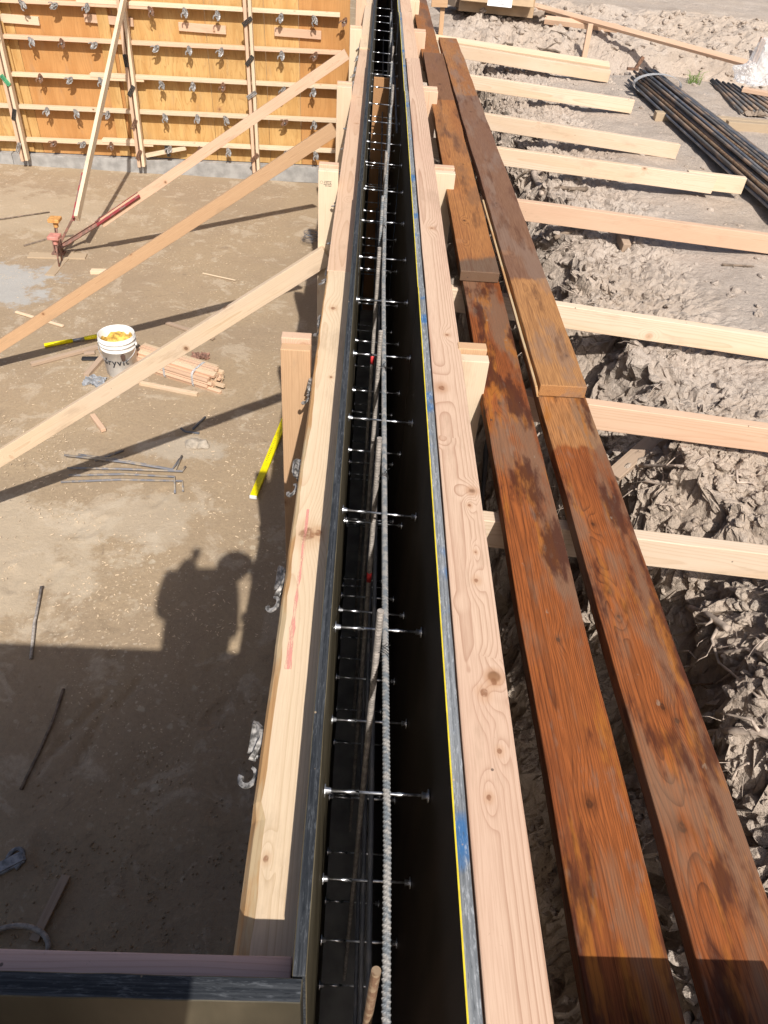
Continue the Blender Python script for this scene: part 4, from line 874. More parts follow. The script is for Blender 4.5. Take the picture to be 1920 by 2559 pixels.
# bucket
def lathe(prof, seg=40):
    bm = bmesh.new(); rings = [[bm.verts.new((r*math.cos(2*math.pi*k/seg), r*math.sin(2*math.pi*k/seg), z)) for k in range(seg)] for r, z in prof]
    for a, b in zip(rings[:-1], rings[1:]):
        for k in range(seg): bm.faces.new((a[k], a[(k+1) % seg], b[(k+1) % seg], b[k]))
    return bm
bc = at(300, 942); bc = Vector((bc.x+0.0, bc.y+0.10, 0.0))
bk = empty('bucket', bc); tag(bk, 'white plastic bucket with black lettering and yellow residue inside, behind the nearest brace', 'bucket')
h = 0.37
frombm('shell', lathe([(0.001, 0.0), (0.128, 0.0), (0.132, 0.004), (0.145, 0.25), (0.151, 0.252), (0.151, 0.262), (0.146, 0.264), (0.147, 0.292), (0.156, 0.294), (0.156, 0.302), (0.148, 0.305), (0.149, 0.328), (0.157, 0.330), (0.157, 0.338), (0.150, 0.341), (0.152, 0.368), (0.149, 0.370), (0.146, 0.366), (0.141, 0.25), (0.136, 0.08), (0.001, 0.078)]), M['pvc'], bk, None, True)
bm = lathe([(0.001, 0.105), (0.05, 0.11), (0.09, 0.10), (0.125, 0.095), (0.1375, 0.10), (0.139, 0.14), (0.1395, 0.18)])
for v in bm.verts: v.co.z += 0.125+0.03*mno.noise(v.co*30); v.co.x *= 0.995; v.co.y *= 0.995
frombm('residue', bm, M['mortar'], bk, None, True)
for s in (-1, 1):
    frombm('handle_ear', cylbm(0.016, 0.014, 14, mat4=Matrix.Translation((s*0.157, 0, 0.28)) @ Matrix.Rotation(R(90), 4, 'Y')), M['pvc'], bk)
tube('handle', [(0.16*math.cos(a), -0.02-0.16*math.sin(a)*0.72, 0.28-0.15*math.sin(a)*0.85) for a in [math.pi*k/16 for k in range(17)]], 0.0025, M['steel'], parent=bk)
# mud stain on the shell
bm = bmesh.new(); pts = []
for k in range(14):
    a = 2*math.pi*k/14; rr = 0.02+0.012*mno.noise(Vector((math.cos(a)*2, math.sin(a)*2, 3))); pts.append((rr*math.cos(a), rr*1.9*math.sin(a)))
vs = []
for a, b in pts:
    th = R(-62)+a/0.146; rr = 0.1462+0.0012+(b)*0.02; vs.append(bm.verts.new((rr*math.cos(th), rr*math.sin(th), 0.215+b)))
bm.faces.new(vs); frombm('mud_stain', bm, M['mudstain'], bk)
# lettering wrapped round the shell
def wraptext(s, size, ang, z, name):
    cu = bpy.data.curves.new(name, 'FONT'); cu.body = s; cu.size = size; cu.extrude = 0.0004; cu.align_x = 'CENTER'; cu.space_character = 1.12; cu.offset = 0.0012
    to = bpy.data.objects.new(name, cu); col.objects.link(to); bpy.context.view_layer.update()
    dg = bpy.context.evaluated_depsgraph_get(); me = bpy.data.meshes.new_from_object(to.evaluated_get(dg)); bpy.data.objects.remove(to); bpy.data.curves.remove(cu)
    bm = bmesh.new(); bm.from_mesh(me)
    for _ in range(2):
        long_ = [e for e in bm.edges if e.calc_length() > size*0.18]
        if long_: bmesh.ops.subdivide_edges(bm, edges=long_, cuts=1)
    for v in bm.verts:
        zz = z+v.co.y; rr = 0.132+(0.145-0.132)*(zz/0.25)+0.0016+v.co.z; th = ang+v.co.x/rr
        v.co = Vector((rr*math.cos(th), rr*math.sin(th), zz))
    return frombm(name, bm, M['ink'], bk)
wraptext('dryvit', 0.088, R(-92), 0.135, 'lettering')
# yellow handled tool beside the bucket
p0, p1, p2 = at(*Z3(195, 468)), at(*Z3(330, 444)), at(*Z3(440, 432))
tl = empty('hand_tool', p0); tag(tl, 'long yellow-handled tool lying behind the bucket', 'hand tool')
up = Vector((0, 0, 0.03))
tube('handle', [up, (p1-p0)*0.9+up], [0.02, 0.018], M['yellow'], parent=tl, seg=10)
tube('joint', [(p1-p0)*0.9+up, (p1-p0)*1.0+(p2-p1)*0.35+up*1.2], 0.014, M['steel'], parent=tl, seg=10)
tube('grip', [(p1-p0)+(p2-p1)*0.35+up*1.2, (p2-p0)+up*1.6], [0.018, 0.02], M['yellow'], parent=tl, seg=10)
tag(frombm('rubber_scrap', boxbm(0.16, 0.05, 0.02, 0.006), M['black'], None, Matrix.Translation(at(*Z3(395, 518))+Vector((0, 0, .015))) @ Matrix.Rotation(0.1, 4, 'Z')), 'black rubber scrap lying left of the bucket', 'scrap')
def crumple(p, sx, sy, sz, mat, lab, name, cat, sd=0, n=14, amp=0.5, rotz=0):
    bm = bmesh.new(); bmesh.ops.create_grid(bm, x_segments=n, y_segments=n, size=0.5)
    for v in bm.verts:
        q = v.co.copy(); v.co.x = q.x*sx*(1+0.35*mno.noise(q*3+Vector((sd, 1, 0)))); v.co.y = q.y*sy*(1+0.35*mno.noise(q*3+Vector((sd, 8, 2))))
        v.co.z = sz*(abs(mno.noise(q*5+Vector((sd, 0, 3))))*1.4+amp*mno.noise(q*11+Vector((0, sd, 3)))) + 0.004
    g_ = bmesh.ops.solidify(bm, geom=bm.faces[:], thickness=0.002)
    return tag(frombm(name, bm, mat, None, Matrix.Translation(p) @ Matrix.Rotation(rotz, 4, 'Z')), lab, cat)
crumple(at(*Z3(415, 612)), 0.17, 0.15, 0.035, M['rag'], 'crumpled grey-blue rag at the foot of the bucket', 'rag', 'rag', 2)
crumple(at(*Z3(865, 508)), 0.16, 0.1, 0.06, M['leaf'], 'crumpled brown paper behind the stake bundle', 'crumpled_paper', 'litter', 5)
crumple(at(*Z3(612, 497)), 0.1, 0.16, 0.09, M['black'], 'black plastic scrap right behind the bucket', 'plastic_scrap', 'litter', 9)
# bundle of stakes with straps
qa, qb = at(*Z3(940, 634)), at(*Z3(600, 528)); ax = (qb-qa).normalized(); side = Vector((-ax.y, ax.x, 0))
bd = empty('stake_bundle', qa); tag(bd, 'bundle of pale wooden stakes held by two white straps, under the nearest brace', 'stake bundle'); bpy.context.view_layer.update()
cell = []
for iz in range(5):
    for iy in range(6 - (iz > 3)): cell.append((iy-2.5+(iz % 2)*0.3, iz))
for i, (a, b) in enumerate(cell):
    s0 = random.uniform(-0.05, 0.03) if i not in (5, 9) else -0.11
    c0 = side*(a*0.0335)+Vector((0, 0, 0.02+b*0.030))
    p = qa+ax*(0.02+s0)+c0; q = qa+ax*0.80+c0*1.0
    o = board('stake', p, q, 0.030, 0.027, (side*random.uniform(-.3, .3)+Vector((0, 0, 1))), W['peach'] if i % 3 else W['pale'], parent=bd, rough=0, bev=0.001)
for i, d in enumerate((0.17, 0.46)):
    c = ax*d; pts = []
    for k in range(33):
        a = 2*math.pi*k/32; e = 0.42
        cc, ss_ = math.cos(a), math.sin(a); pts.append(c+side*(0.116*math.copysign(abs(cc)**e, cc))+Vector((0, 0, 0.078+0.080*math.copysign(abs(ss_)**e, ss_))))
    bm = bmesh.new(); ra = [[bm.verts.new(p_+ax*0.011), bm.verts.new(p_-ax*0.011)] for p_ in pts]
    for r0, r1 in zip(ra[:-1], ra[1:]): bm.faces.new((r0[0], r1[0], r1[1], r0[1]))
    bmesh.ops.solidify(bm, geom=bm.faces[:], thickness=0.001); frombm('strap', bm, M['strap'], bd)
# yellow level lying by the left form
p, q = at(*Z3(1095, 1125)), at(*Z3(1222, 812)); q = p+(q-p).normalized()*1.2
lv = empty('spirit_level', p); tag(lv, 'bright yellow spirit level lying by the foot of the left form', 'level'); bpy.context.view_layer.update()
board('body', p+Vector((0, 0, 0.03)), q+Vector((0, 0, 0.03)), 0.052, 0.025, (0, 0, 1), M['yellow'], parent=lv, rough=0)
d = (q-p).normalized()
board('end_cap', p+Vector((0, 0, 0.03))-d*0.004, p+Vector((0, 0, 0.03))+d*0.008, 0.054, 0.027, (0, 0, 1), M['strap'], parent=lv, rough=0)
bm = bmesh.new()
for k in range(14): bmesh.ops.create_cube(bm, size=1, matrix=Matrix.Translation((0.42+k*0.022, 0.006, 0.0)) @ Matrix.Diagonal((0.007, 0.005, 0.001, 1)))
mm, L = frame(p+Vector((0, 0, 0.0435)), q+Vector((0, 0, 0.0435)), (0, 0, 1)); mm.translation = p+Vector((0, 0, 0.0431)); frombm('printed_marks', bm, M['ink'], lv, lv.matrix_world.inverted() @ mm)
# coil of tie wire behind the second upright
bm = bmesh.new(); c = at(*Z1(1345, 1035), 0.05)
for j in range(9):
    pts = []; ph = random.uniform(0, 6); rr = random.uniform(0.07, 0.12); tl_ = Vector((random.uniform(-.3, .3), random.uniform(-.3, .3), 1)).normalized()
    a_ = tl_.orthogonal().normalized(); b_ = tl_.cross(a_)
    for k in range(24): a = ph+2*math.pi*k/23; pts.append(a_*math.cos(a)*rr*random.uniform(.96, 1.04)+b_*math.sin(a)*rr+Vector((0, 0, 0.01*j)))
    tubebm(pts, 0.0022, 5, bm)
tag(frombm('wire_coil', bm, M['rebar_blue'], None, Matrix.Translation(c)), 'loose coil of tie wire on the floor beside the second left upright', 'wire coil')
# plastic ring and bracket at lower left
c = at(*Z7(60, 905)); tube('hoop', [c+Vector((0.15*math.cos(a), 0.10*math.sin(a), 0.03)) for a in [2*math.pi*k/30 for k in range(31)]], 0.012, M['rebar_tan'], 'grey hoop lying behind the cross form at lower left', 'hoop')
c = at(*Z7(6, 548)); ho = empty('loose_clamp', c+Vector((0, 0, 0.02))); tag(ho, 'loose grey clamp lying at the left edge in the shade', 'clamp')
bm = bmesh.new(); bmesh.ops.create_cube(bm, size=1, matrix=Matrix.Rotation(0.6, 4, 'Z') @ Matrix.Diagonal((0.22, 0.06, 0.03, 1))); bmesh.ops.bevel(bm, geom=list(bm.edges), offset=0.008, segments=2, affect='EDGES'); frombm('plate', bm, M['rag'], ho)
tube('hook', [(0.05+0.035*math.cos(a), 0.045+0.05*math.sin(a), 0.0) for a in [R(-60)+R(240)*k/14 for k in range(15)]], 0.010, M['rag'], parent=ho)
# wood chips and pebbles
def scatter(name, n, region, size, mat, lab, sd, shape='chip', zf=None):
    rr = random.Random(sd); bm = bmesh.new()
    for i in range(n):
        p = region(rr)
        if p is None: continue
        s = size*rr.uniform(0.4, 1.5)
        if shape == 'chip': mm = Matrix.Translation(p) @ Matrix.Rotation(rr.uniform(0, 6.3), 4, 'Z') @ Matrix.Rotation(rr.uniform(-.4, .4), 4, 'X') @ Matrix.Diagonal((s*rr.uniform(1.2, 3.2), s*0.7, s*0.15, 1)); bmesh.ops.create_cube(bm, size=1, matrix=mm)
        else:
            vs0 = len(bm.verts); mm = Matrix.Translation(p) @ Matrix.Rotation(rr.uniform(0, 6.3), 4, Vector((rr.random(), rr.random(), 1))) @ Matrix.Diagonal((s, s*rr.uniform(.6, 1), s*rr.uniform(.45, .8), 1))
            r_ = bmesh.ops.create_icosphere(bm, subdivisions=1, radius=1, matrix=mm)
            for v in r_['verts']: v.co += mno.noise_vector(v.co*37)*s*0.55
    return tag(frombm(name, bm, mat), lab, {'chip': 'wood chips'}.get(shape, 'pebbles'), None, 'stuff')
def rchips(rr):
    u, v = rr.uniform(0, 690), rr.uniform(430, 1650)
    if mno.noise(Vector((u*0.006, v*0.006, 1))) < -0.02 and rr.random() < 0.8: return None
    p = at(u, v); 
    return p+Vector((0, 0, 0.006)) if p.x < -0.35 else None
scatter('wood_chips', 3200, rchips, 0.006, M['chip'], 'scattered wood chips on the pit floor', 3)
def rpeb(rr):
    u, v = rr.uniform(0, 640), rr.uniform(1650, 2420); p = at(u, v)
    if mno.noise(Vector((u*0.009, v*0.009, 4))) < 0.0 and rr.random() < 0.75: return None
    return p+Vector((0, 0, 0.003)) if p.x < -0.3 else None
scatter('pebbles', 1500, rpeb, 0.0055, M['pit'], 'pebbles and crumbs of clay on the shaded pit floor', 5, 'peb')

# ------------------------------------------------------------------ planks and cross pieces
board('scaffold_plank', (0.4320, -0.5, 2.481), (0.4220, 2.95, 2.481), 0.134, 0.038, (0, 0, 1), W['wet'], 'dark wet orange-brown plank, the left one in the foreground', 'plank', 'stained walking planks', rough=0.003)
board('scaffold_plank', (0.413, 2.60, 2.5215), (0.4035, 6.15, 2.5215), 0.140, 0.038, (0, 0, 1), W['capL'], 'brown left plank whose cut end laps over the foreground plank', 'plank', 'stained walking planks', rough=0.003)
board('scaffold_plank', (0.403, 5.95, 2.481), (0.385, 9.7, 2.481), 0.138, 0.038, (0, 0, 1), W['dryplank'], 'farthest brown plank running to the top of the picture', 'plank', 'stained walking planks', rough=0.003)
board('scaffold_plank', (0.6165, -0.5, 2.481), (0.592, 2.25, 2.481), 0.142, 0.038, (0, 0, 1), W['wet2'], 'dark wet orange-brown plank, the right one in the foreground', 'plank', 'stained walking planks', rough=0.003)
pk = board('scaffold_plank', (0.590, 1.87, 2.5215), (0.541, 6.72, 2.5215), 0.138, 0.038, (0, 0, 1), W['capR'], 'brown right plank with a pale bark edge, lapping over the foreground one', 'plank', 'stained walking planks', rough=0.004)
bpy.context.view_layer.update()
board('bark_edge', (0.5165, 1.872, 2.516), (0.5015, 3.35, 2.514), 0.036, 0.007, (1, 0, 0.35), W['bark'], parent=pk, rough=0.003, bev=0.001)
crs = [(1.392, 2.457, 2.75, 2.23, 'pale', 'nearest pale cross piece under both planks, with a resin knot'), (1.984, 2.457, 2.75, 2.24, 'peach', 'peach cross piece second from the camera under the planks'),
       (2.649, 2.457, 2.85, 2.22, 'pale', 'third cross piece from the camera, running off the right edge'), (3.674, 2.457, 3.0, 2.28, 'peach', 'fourth cross piece from the camera, with stained knots near its right part'),
       (4.457, 2.457, 1.95, 2.36, 'cream', 'fifth cross piece from the camera, spliced near the steel bundle'), (5.157, 2.457, 1.954, 2.33, 'cream', 'sixth cross piece from the camera, its split end on bare soil'),
       (6.11, 2.457, 1.89, 2.35, 'pale', 'seventh cross piece from the camera, lying on soil'), (7.10, 2.457, 1.93, 2.34, 'amber', 'eighth and farthest cross piece, below a bright board')]
for i, (y, z0, x1, z1, mt, lab) in enumerate(crs):
    board('cross_piece', (0.30, y, z0-0.0445), (x1, y-(0.03 if i == 7 else 0), z1-0.0445), 0.089, 0.038, (0, 1, 0), W['peach' if i in (1, 3) else 'cross'], lab, 'cross piece', 'cross pieces from the form to the bank', rough=0.002)
board('splice_board', (1.80, 4.50, 2.325), (2.13, 4.475, 2.318), 0.089, 0.038, (0, 1, 0), W['cream'], 'short board spliced behind the end of the fifth cross piece', 'board')
board('cross_piece', (0.35, 7.185, 2.452), (1.93, 7.15, 2.352), 0.089, 0.038, (0, -0.25, 1), W['pale'], 'bright flat board lying on top of the farthest cross piece', 'cross piece', 'cross pieces from the form to the bank')
# unseen board added under the camera to cast the shadow over both planks
board('rail_board', (0.345, 0.243, 2.570), (0.665, 0.243, 2.570), 0.135, 0.038, (0, 1, 0), W['peach'], 'unseen board added on edge across the two planks to cast a shadow', 'board')
tag(tube('strap_iron', [(0.372, 1.74, 2.50), (0.362, 1.68, 2.44), (0.357, 1.60, 2.36), (0.35, 1.5, 2.27), (0.354, 1.45, 2.24)], [0.004, 0.010, 0.006, 0.005, 0.008], M['clip_dark'], seg=6), 'black iron clip hanging between the right form upright and the plank', 'clip')

# ------------------------------------------------------------------ right-hand bank: roots and site materials
def Z2(x, y): return (960+x/1.7292, y/1.7292)
def Z4(x, y): return (960+x/1.7292, 600+y/1.7292)
def Z6(x, y): return (960+x/1.7292, 1200+y/1.7292)
def Zq(x, y): return (1250+x/4.15, 380+y/4.15)
def Zr(x, y): return (1450+x/3.532, 980+y/3.532)
def Zt(x, y): return (1550+x/3.4027, 1450+y/3.4027)
def root(zs, pts, r0, r1, mat, lab, a=0.012):
    if not isinstance(zs, (list, tuple)): zs = [zs]*len(pts)
    P_ = [hit(*p, 0.02+r0*1.0) for p in pts]; sd = len(lab)*0.37; P_ = wobble(P_, a, 6, sd)
    n = len(P_); base_ = P_[0].copy()
    bm = tubebm([q-base_ for q in P_], [r0+(r1-r0)*i/(n-1) for i in range(n)], 7)
    for j in range(4):                      # rootlets
        i = random.randrange(1, n-1); d = (P_[min(i+1, n-1)]-P_[i]).normalized(); s_ = Vector((random.uniform(-1, 1), random.uniform(-1, 1), random.uniform(-1, .2))).normalized()
        L = random.uniform(0.03, 0.10); q0 = P_[i]-base_; pts2 = wobble([q0, q0+s_*L*0.5+d*L*0.3, q0+s_*L+Vector((0, 0, -L*0.3))], 0.01, 3, j)
        tubebm(pts2, [max(0.001, r1*0.6)*(1-0.7*t/len(pts2)) for t in range(len(pts2))], 5, bm)
    return tag(frombm('root', bm, mat, None, Matrix.Translation(base_), True), lab, 'root', 'roots in the cut bank')
PR, DR = M['root'], M['rootdark']
root([2.15, 2.12, 2.1], [Zt(575, 225), Zt(760, 300), Zt(930, 420)], 0.010, 0.011, PR, 'thick pale broken root stub in the shaded bank right of the planks', 0.004)
root([2.1, 2.0, 1.9, 1.9], [Zt(830, 385), Zt(780, 500), Zt(860, 720), Zt(1180, 1000)], 0.006, 0.003, PR, 'long thin root trailing down right from the broken stub')
root([1.9, 2.0, 2.05, 2.1], [Zt(555, 770), Zt(700, 620), Zt(900, 605), Zt(1100, 590)], 0.006, 0.005, PR, 'arching root crossing behind the trailing root')
root([2.0, 2.05, 2.1], [Zt(820, 870), Zt(1000, 720), Zt(1259, 470)], 0.004, 0.005, PR, 'straight thin root rising to the right edge')
root([1.7, 1.75, 1.8], [Zt(600, 893), Zt(700, 882), Zt(790, 877)], 0.004, 0.003, M['rebar_rust'], 'short reddish root poking past the plank', 0.003)
root([1.9, 1.92, 1.95], [Zt(750, 1295), Zt(950, 1285), Zt(1259, 1300)], 0.009, 0.010, PR, 'thick grey horizontal root low at the right edge', 0.006)
root([1.6, 1.5, 1.4], [Zt(800, 1080), Zt(790, 1140), Zt(880, 1180)], 0.003, 0.002, PR, 'fine hanging root above the thick grey root')
root([1.8, 1.8, 1.85], [Zt(960, 1710), Zt(1010, 1610), Zt(1100, 1560)], 0.004, 0.003, PR, 'small curled root near the lower right edge')
root([1.95, 1.95], [Zr(535, 642), Zr(910, 652)], 0.006, 0.004, PR, 'pale bare root lying across the dark hollow', 0.008)
root([1.6, 1.7, 1.8], [Zr(350, 910), Zr(480, 860), Zr(640, 780)], 0.006, 0.004, PR, 'forked root emerging beside the right plank')
root([1.8, 1.8, 1.85], [Zr(570, 780), Zr(700, 800), Zr(830, 800)], 0.005, 0.003, PR, 'twig-like root crossing the forked one')
root([1.8, 1.75, 1.7], [Zr(700, 985), Zr(800, 1000), Zr(860, 1060)], 0.003, 0.002, PR, 'hair-thin root dangling in the dark hollow')
root([2.0, 2.0], [Zr(1290, 740), Zr(1440, 715)], 0.004, 0.003, PR, 'short straight root on the lit clods at right', 0.003)
root([2.0, 1.98, 2.02], [Zr(1395, 690), Zr(1400, 800), Zr(1550, 820)], 0.004, 0.003, PR, 'curved root on the lit clods at right')
root([2.05, 2.0], [Zr(740, 1165), Zr(820, 1240)], 0.004, 0.003, PR, 'small root touching the nearest cross piece', 0.004)
root([2.15, 2.12, 2.2], [Zq(350, 220), Zq(390, 330), Zq(430, 430)], 0.026, 0.014, PR, 'stout root stump sticking out between the fourth and fifth cross pieces', 0.004)
root([2.1, 2.15, 2.2], [Zq(420, 400), Zq(640, 380), Zq(900, 375)], 0.006, 0.014, DR, 'thick dark root lying behind the stump')
root([1.9, 2.0, 2.1], [Zq(70, 60), Zq(80, 210), Zq(230, 290)], 0.005, 0.004, PR, 'thin looping root left of the stump')
root([1.9, 2.0, 2.1], [Zq(150, 320), Zq(240, 220), Zq(340, 180)], 0.006, 0.005, DR, 'root fanning out left of the stump')
root([1.7, 1.9, 2.1, 2.15], [Zq(300, 990), Zq(420, 880), Zq(490, 760), Zq(680, 750)], 0.008, 0.005, PR, 'winding root on the bank below the fourth cross piece')
root([2.1, 2.15, 2.2], [Zq(560, 900), Zq(700, 830), Zq(860, 790)], 0.012, 0.014, DR, 'broad root half buried below the fourth cross piece')
root([2.22, 2.26], [Zq(700, 1010), Zq(755, 935)], 0.003, 0.002, PR, 'straw-like root standing in the beam shadow', 0.002)
root([2.24, 2.3], [Zq(1390, 940), Zq(1420, 815)], 0.006, 0.005, PR, 'pale bent twig beside the squared stake stub', 0.004)
root([2.23, 2.23], [Z2(1465, 1140), Z2(1600, 1150)], 0.007, 0.003, DR, 'dark curved twig on the smooth bank', 0.008)
board('stake_stub', hit(*Zq(1310, 1000), 0.02), hit(*Zq(1225, 790), 0.08), 0.045, 0.04, (1, 0, 0), W['oldgrey'], 'weathered squared stake stub poking out below the fourth cross piece', 'stake', rough=0.003)
board('driftwood', hit(*Zr(290, 740), 0.09), hit(*Zr(720, 360), 0.05), 0.055, 0.02, (0, 0, 1), W['oldgrey'], 'split grey slab of wood sloping down under the second cross piece', 'slab of wood', rough=0.006)
root([2.1, 2.2], [Zq(1, 110), Zq(330, 175)], 0.007, 0.006, DR, 'dark root along the bank edge under the fifth cross piece')
root([2.3, 2.25], [Z2(690, 590), Z2(620, 570)], 0.02, 0.012, DR, 'short dark stump under the sixth cross piece', 0.01)
for i, (a, b) in enumerate([((530, 170), (400, 300)), ((845, 165), (700, 210)), ((760, 230), (610, 180)), ((560, 190), (480, 160)), ((870, 200), (720, 130)), ((640, 160), (560, 110))]):
    root([1.95, 1.95], [Z2(*a), Z2(*b)], 0.010, 0.004, DR, 'thin dark root on the far upper bank, %s in the row' % ORD[i], 0.04)
# clods on the bank
def rbank(rr):
    x = rr.uniform(0.55, 1.35); y = rr.uniform(0.5, 7.0)
    if rr.random() < 0.15: x = rr.uniform(1.2, 2.6)
    return hitz(x, y, 0.004)
def clods(name, n, region, smin, smax, mat, lab, cat, sd):
    rr = random.Random(sd); protos = []
    for p in range(10):
        bm = bmesh.new(); bmesh.ops.create_icosphere(bm, subdivisions=2, radius=1)
        for v in bm.verts:
            q = v.co.copy(); v.co = q*(1+0.45*mno.noise(q*1.3+Vector((p*7, 0, 0)))+0.28*abs(mno.noise(q*3.1+Vector((0, p*5, 0))))); v.co = Vector((v.co.x, v.co.y, v.co.z*0.75))
        protos.append((np.array([v.co[:] for v in bm.verts]), np.array([[v.index for v in f.verts] for f in bm.faces]))); bm.free()
    VV, FF, off = [], [], 0
    for i in range(n):
        p = region(rr)
        s_ = smin*(smax/smin)**(rr.random()**2.2); v, f = protos[rr.randrange(10)]
        m_ = np.array(Matrix.Rotation(rr.uniform(0, 6.3), 3, Vector((rr.random()-.5, rr.random()-.5, 1))) @ Matrix.Diagonal((rr.uniform(.7, 1.3), 1, rr.uniform(.6, 1))))
        VV.append(v @ m_.T*s_+np.array(p[:])); FF.append(f+off); off += len(v)
    VV = np.concatenate(VV); FF = np.concatenate(FF); me = bpy.data.meshes.new(name); me.from_pydata(VV.tolist(), [], FF.tolist())
    return tag(mkobj(name, me, mat), lab, cat, None, 'stuff')
def rbank2(rr):
    if rr.random() < 0.14: x = rr.uniform(1.15, 2.7)
    else: x = min(1.6, max(0.5, rr.gauss(0.95, 0.22)))
    y = rr.uniform(0.4, 7.4)
    if y > 2.4 and rr.random() < 0.4: y = rr.uniform(0.4, 2.4)
    return hitz(x, y, -0.001)
clods('soil_clods', 10000, rbank2, 0.004, 0.024, M['bank'], 'crumbling clods of dry soil along the cut bank', 'soil clods', 11)
# fine rootlets hanging all along the cut
bm = bmesh.new(); rr = random.Random(77)
for i in range(420):
    y = rr.uniform(0.6, 6.5) if i % 2 else rr.uniform(0.6, 2.6); x = rr.gauss(0.93, 0.15)
    p = hitz(x, y, 0.006); L = rr.uniform(0.04, 0.16); a = rr.uniform(0, 6.3); d = Vector((math.cos(a), math.sin(a), rr.uniform(-.5, .5))); pts = [p]
    for k in range(5):
        d = (d+Vector((rr.uniform(-.6, .6), rr.uniform(-.6, .6), rr.uniform(-.6, .3)))).normalized(); pts.append(pts[-1]+d*L/5)
    r0 = rr.uniform(0.0010, 0.0024); tubebm(pts, [r0*(1-0.12*t) for t in range(6)], 4, bm)
tag(frombm('rootlets', bm, M['root']), 'fine pale rootlets tangled along the cut bank', 'rootlets', None, 'stuff')
def rfar(rr):
    x = rr.uniform(0.8, 4.6); y = rr.uniform(7.7, 10.2)
    return hitz(x, y, 0.004)
clods('soil_rubble', 1500, rfar, 0.006, 0.045, M['bank'], 'loose rubble of soil on the far upper bank', 'soil rubble', 12)

# big bundle of bars
E0 = at(*Z2(1128, 322), 2.34); E1 = at(*Z2(1700, 790), 2.35); E1 = E0+(E1-E0).normalized()*6.0
axb = (E1-E0).normalized(); sb = Vector((-axb.y, axb.x, 0)).normalized(); ub = axb.cross(sb)*-1
if ub.z < 0: ub = -ub
bb = empty('rebar_bundle', E0); tag(bb, 'large bundle of long dark and rusty bars lying diagonally on the right bank', 'rebar bundle'); bpy.context.view_layer.update()
slots = []
for iz in range(6):
    nrow = 12-iz
    for iy in range(nrow): slots.append(((iy-(nrow-1)/2)*0.0215, iz*0.019))
for i, (a, b) in enumerate(slots):
    pts = []; ph = random.uniform(0, 6); s0 = random.uniform(-0.05, 0.12)
    for k in range(9):
        u = k/8; spread = 1+0.22*u ; sg = 0.014*math.sin(u*5+ph)
        pts.append(axb*(s0*(1-u)+u*6.0)+sb*(a*spread+sg*(0.3+u))+Vector((0, 0, b-0.05+0.008*math.sin(u*4+ph*2))))
    mt = M['rebar_rust'] if i % 7 == 2 else (M['rebar_blue'] if i % 5 == 0 else M['rebar_dark'])
    tube('bar', pts, 0.0095, mt, parent=bb, seg=7)
c = axb*0.33; pts = []
for k in range(29):
    a = 2*math.pi*k/28; pts.append(c+sb*0.19*math.cos(a)+Vector((0, 0, 0.0+0.075*math.sin(a))))
bm = bmesh.new(); ra = [[bm.verts.new(p_+axb*0.03), bm.verts.new(p_-axb*0.03)] for p_ in pts]
for r0, r1 in zip(ra[:-1], ra[1:]): bm.faces.new((r0[0], r1[0], r1[1], r0[1]))
bmesh.ops.solidify(bm, geom=bm.faces[:], thickness=0.003); frombm('strap', bm, M['strap'], bb)
board('dunnage', at(*Z2(1170, 500), 2.27), at(*Z2(1275, 512), 2.27)+Vector((0.9, -0.02, 0)), 0.07, 0.06, (0, 0, 1), W['dull'], 'timber bearer under the large bar bundle, nearer one', 'bearer', 'bearers under the bar bundle')
board('dunnage', at(*Z2(1480, 540), 2.27), at(*Z2(1680, 556), 2.27)+Vector((0.3, 0, 0)), 0.06, 0.06, (0, 0, 1), W['dull'], 'timber bearer showing right of the large bar bundle', 'bearer', 'bearers under the bar bundle')
crumple(at(*Z2(1128, 412), 2.25), 0.12, 0.10, 0.03, M['carddark'], 'dirty cardboard scrap beside the bar bundle', 'cardboard_scrap', 'litter', 3)
crumple(at(*Z2(1605, 500), 2.25), 0.16, 0.08, 0.03, M['carddark'], 'dirty cardboard scrap near the short bars', 'cardboard_scrap', 'litter', 13)
p = at(*Z2(1095, 305), 2.25)
an = empty('rusty_bracket', p); tag(an, 'rusty angle bracket at the far end of the bar bundle', 'bracket')
bm = bmesh.new(); bmesh.ops.create_cube(bm, size=1, matrix=Matrix.Translation((0, 0, 0.06)) @ Matrix.Rotation(0.4, 4, 'Y') @ Matrix.Diagonal((0.03, 0.02, 0.11, 1))); bmesh.ops.create_cube(bm, size=1, matrix=Matrix.Translation((-0.05, -0.02, 0.015)) @ Matrix.Diagonal((0.10, 0.03, 0.02, 1))); frombm('plate', bm, M['brown_cast'], an)
# loose short bars
for i in range(16):
    a0, a1 = Vector(at(*Z2(1405+i*12, 352+i*3.2), 2.26)), Vector(at(*Z2(1545+i*13, 492-i*1.0), 2.26))
    off = Vector((0, 0, 0.012+0.014*(i % 2))); j = Vector((random.uniform(-.02, .02), random.uniform(-.02, .02), 0))
    tube('rebar', [a0+off+j, a1+off], 0.010, M['rebar_dark'], 'short dark bar in the loose pile by the plastic bag, %s from the left' % ORD[i], 'rebar', 'short bars in the loose pile', 7)
board('wood_scrap', at(*Z2(1550, 385), 2.31), at(*Z2(1700, 412), 2.31), 0.07, 0.03, (0, 0, 1), W['peach'], 'short lath lying over the loose short bars', 'lath')
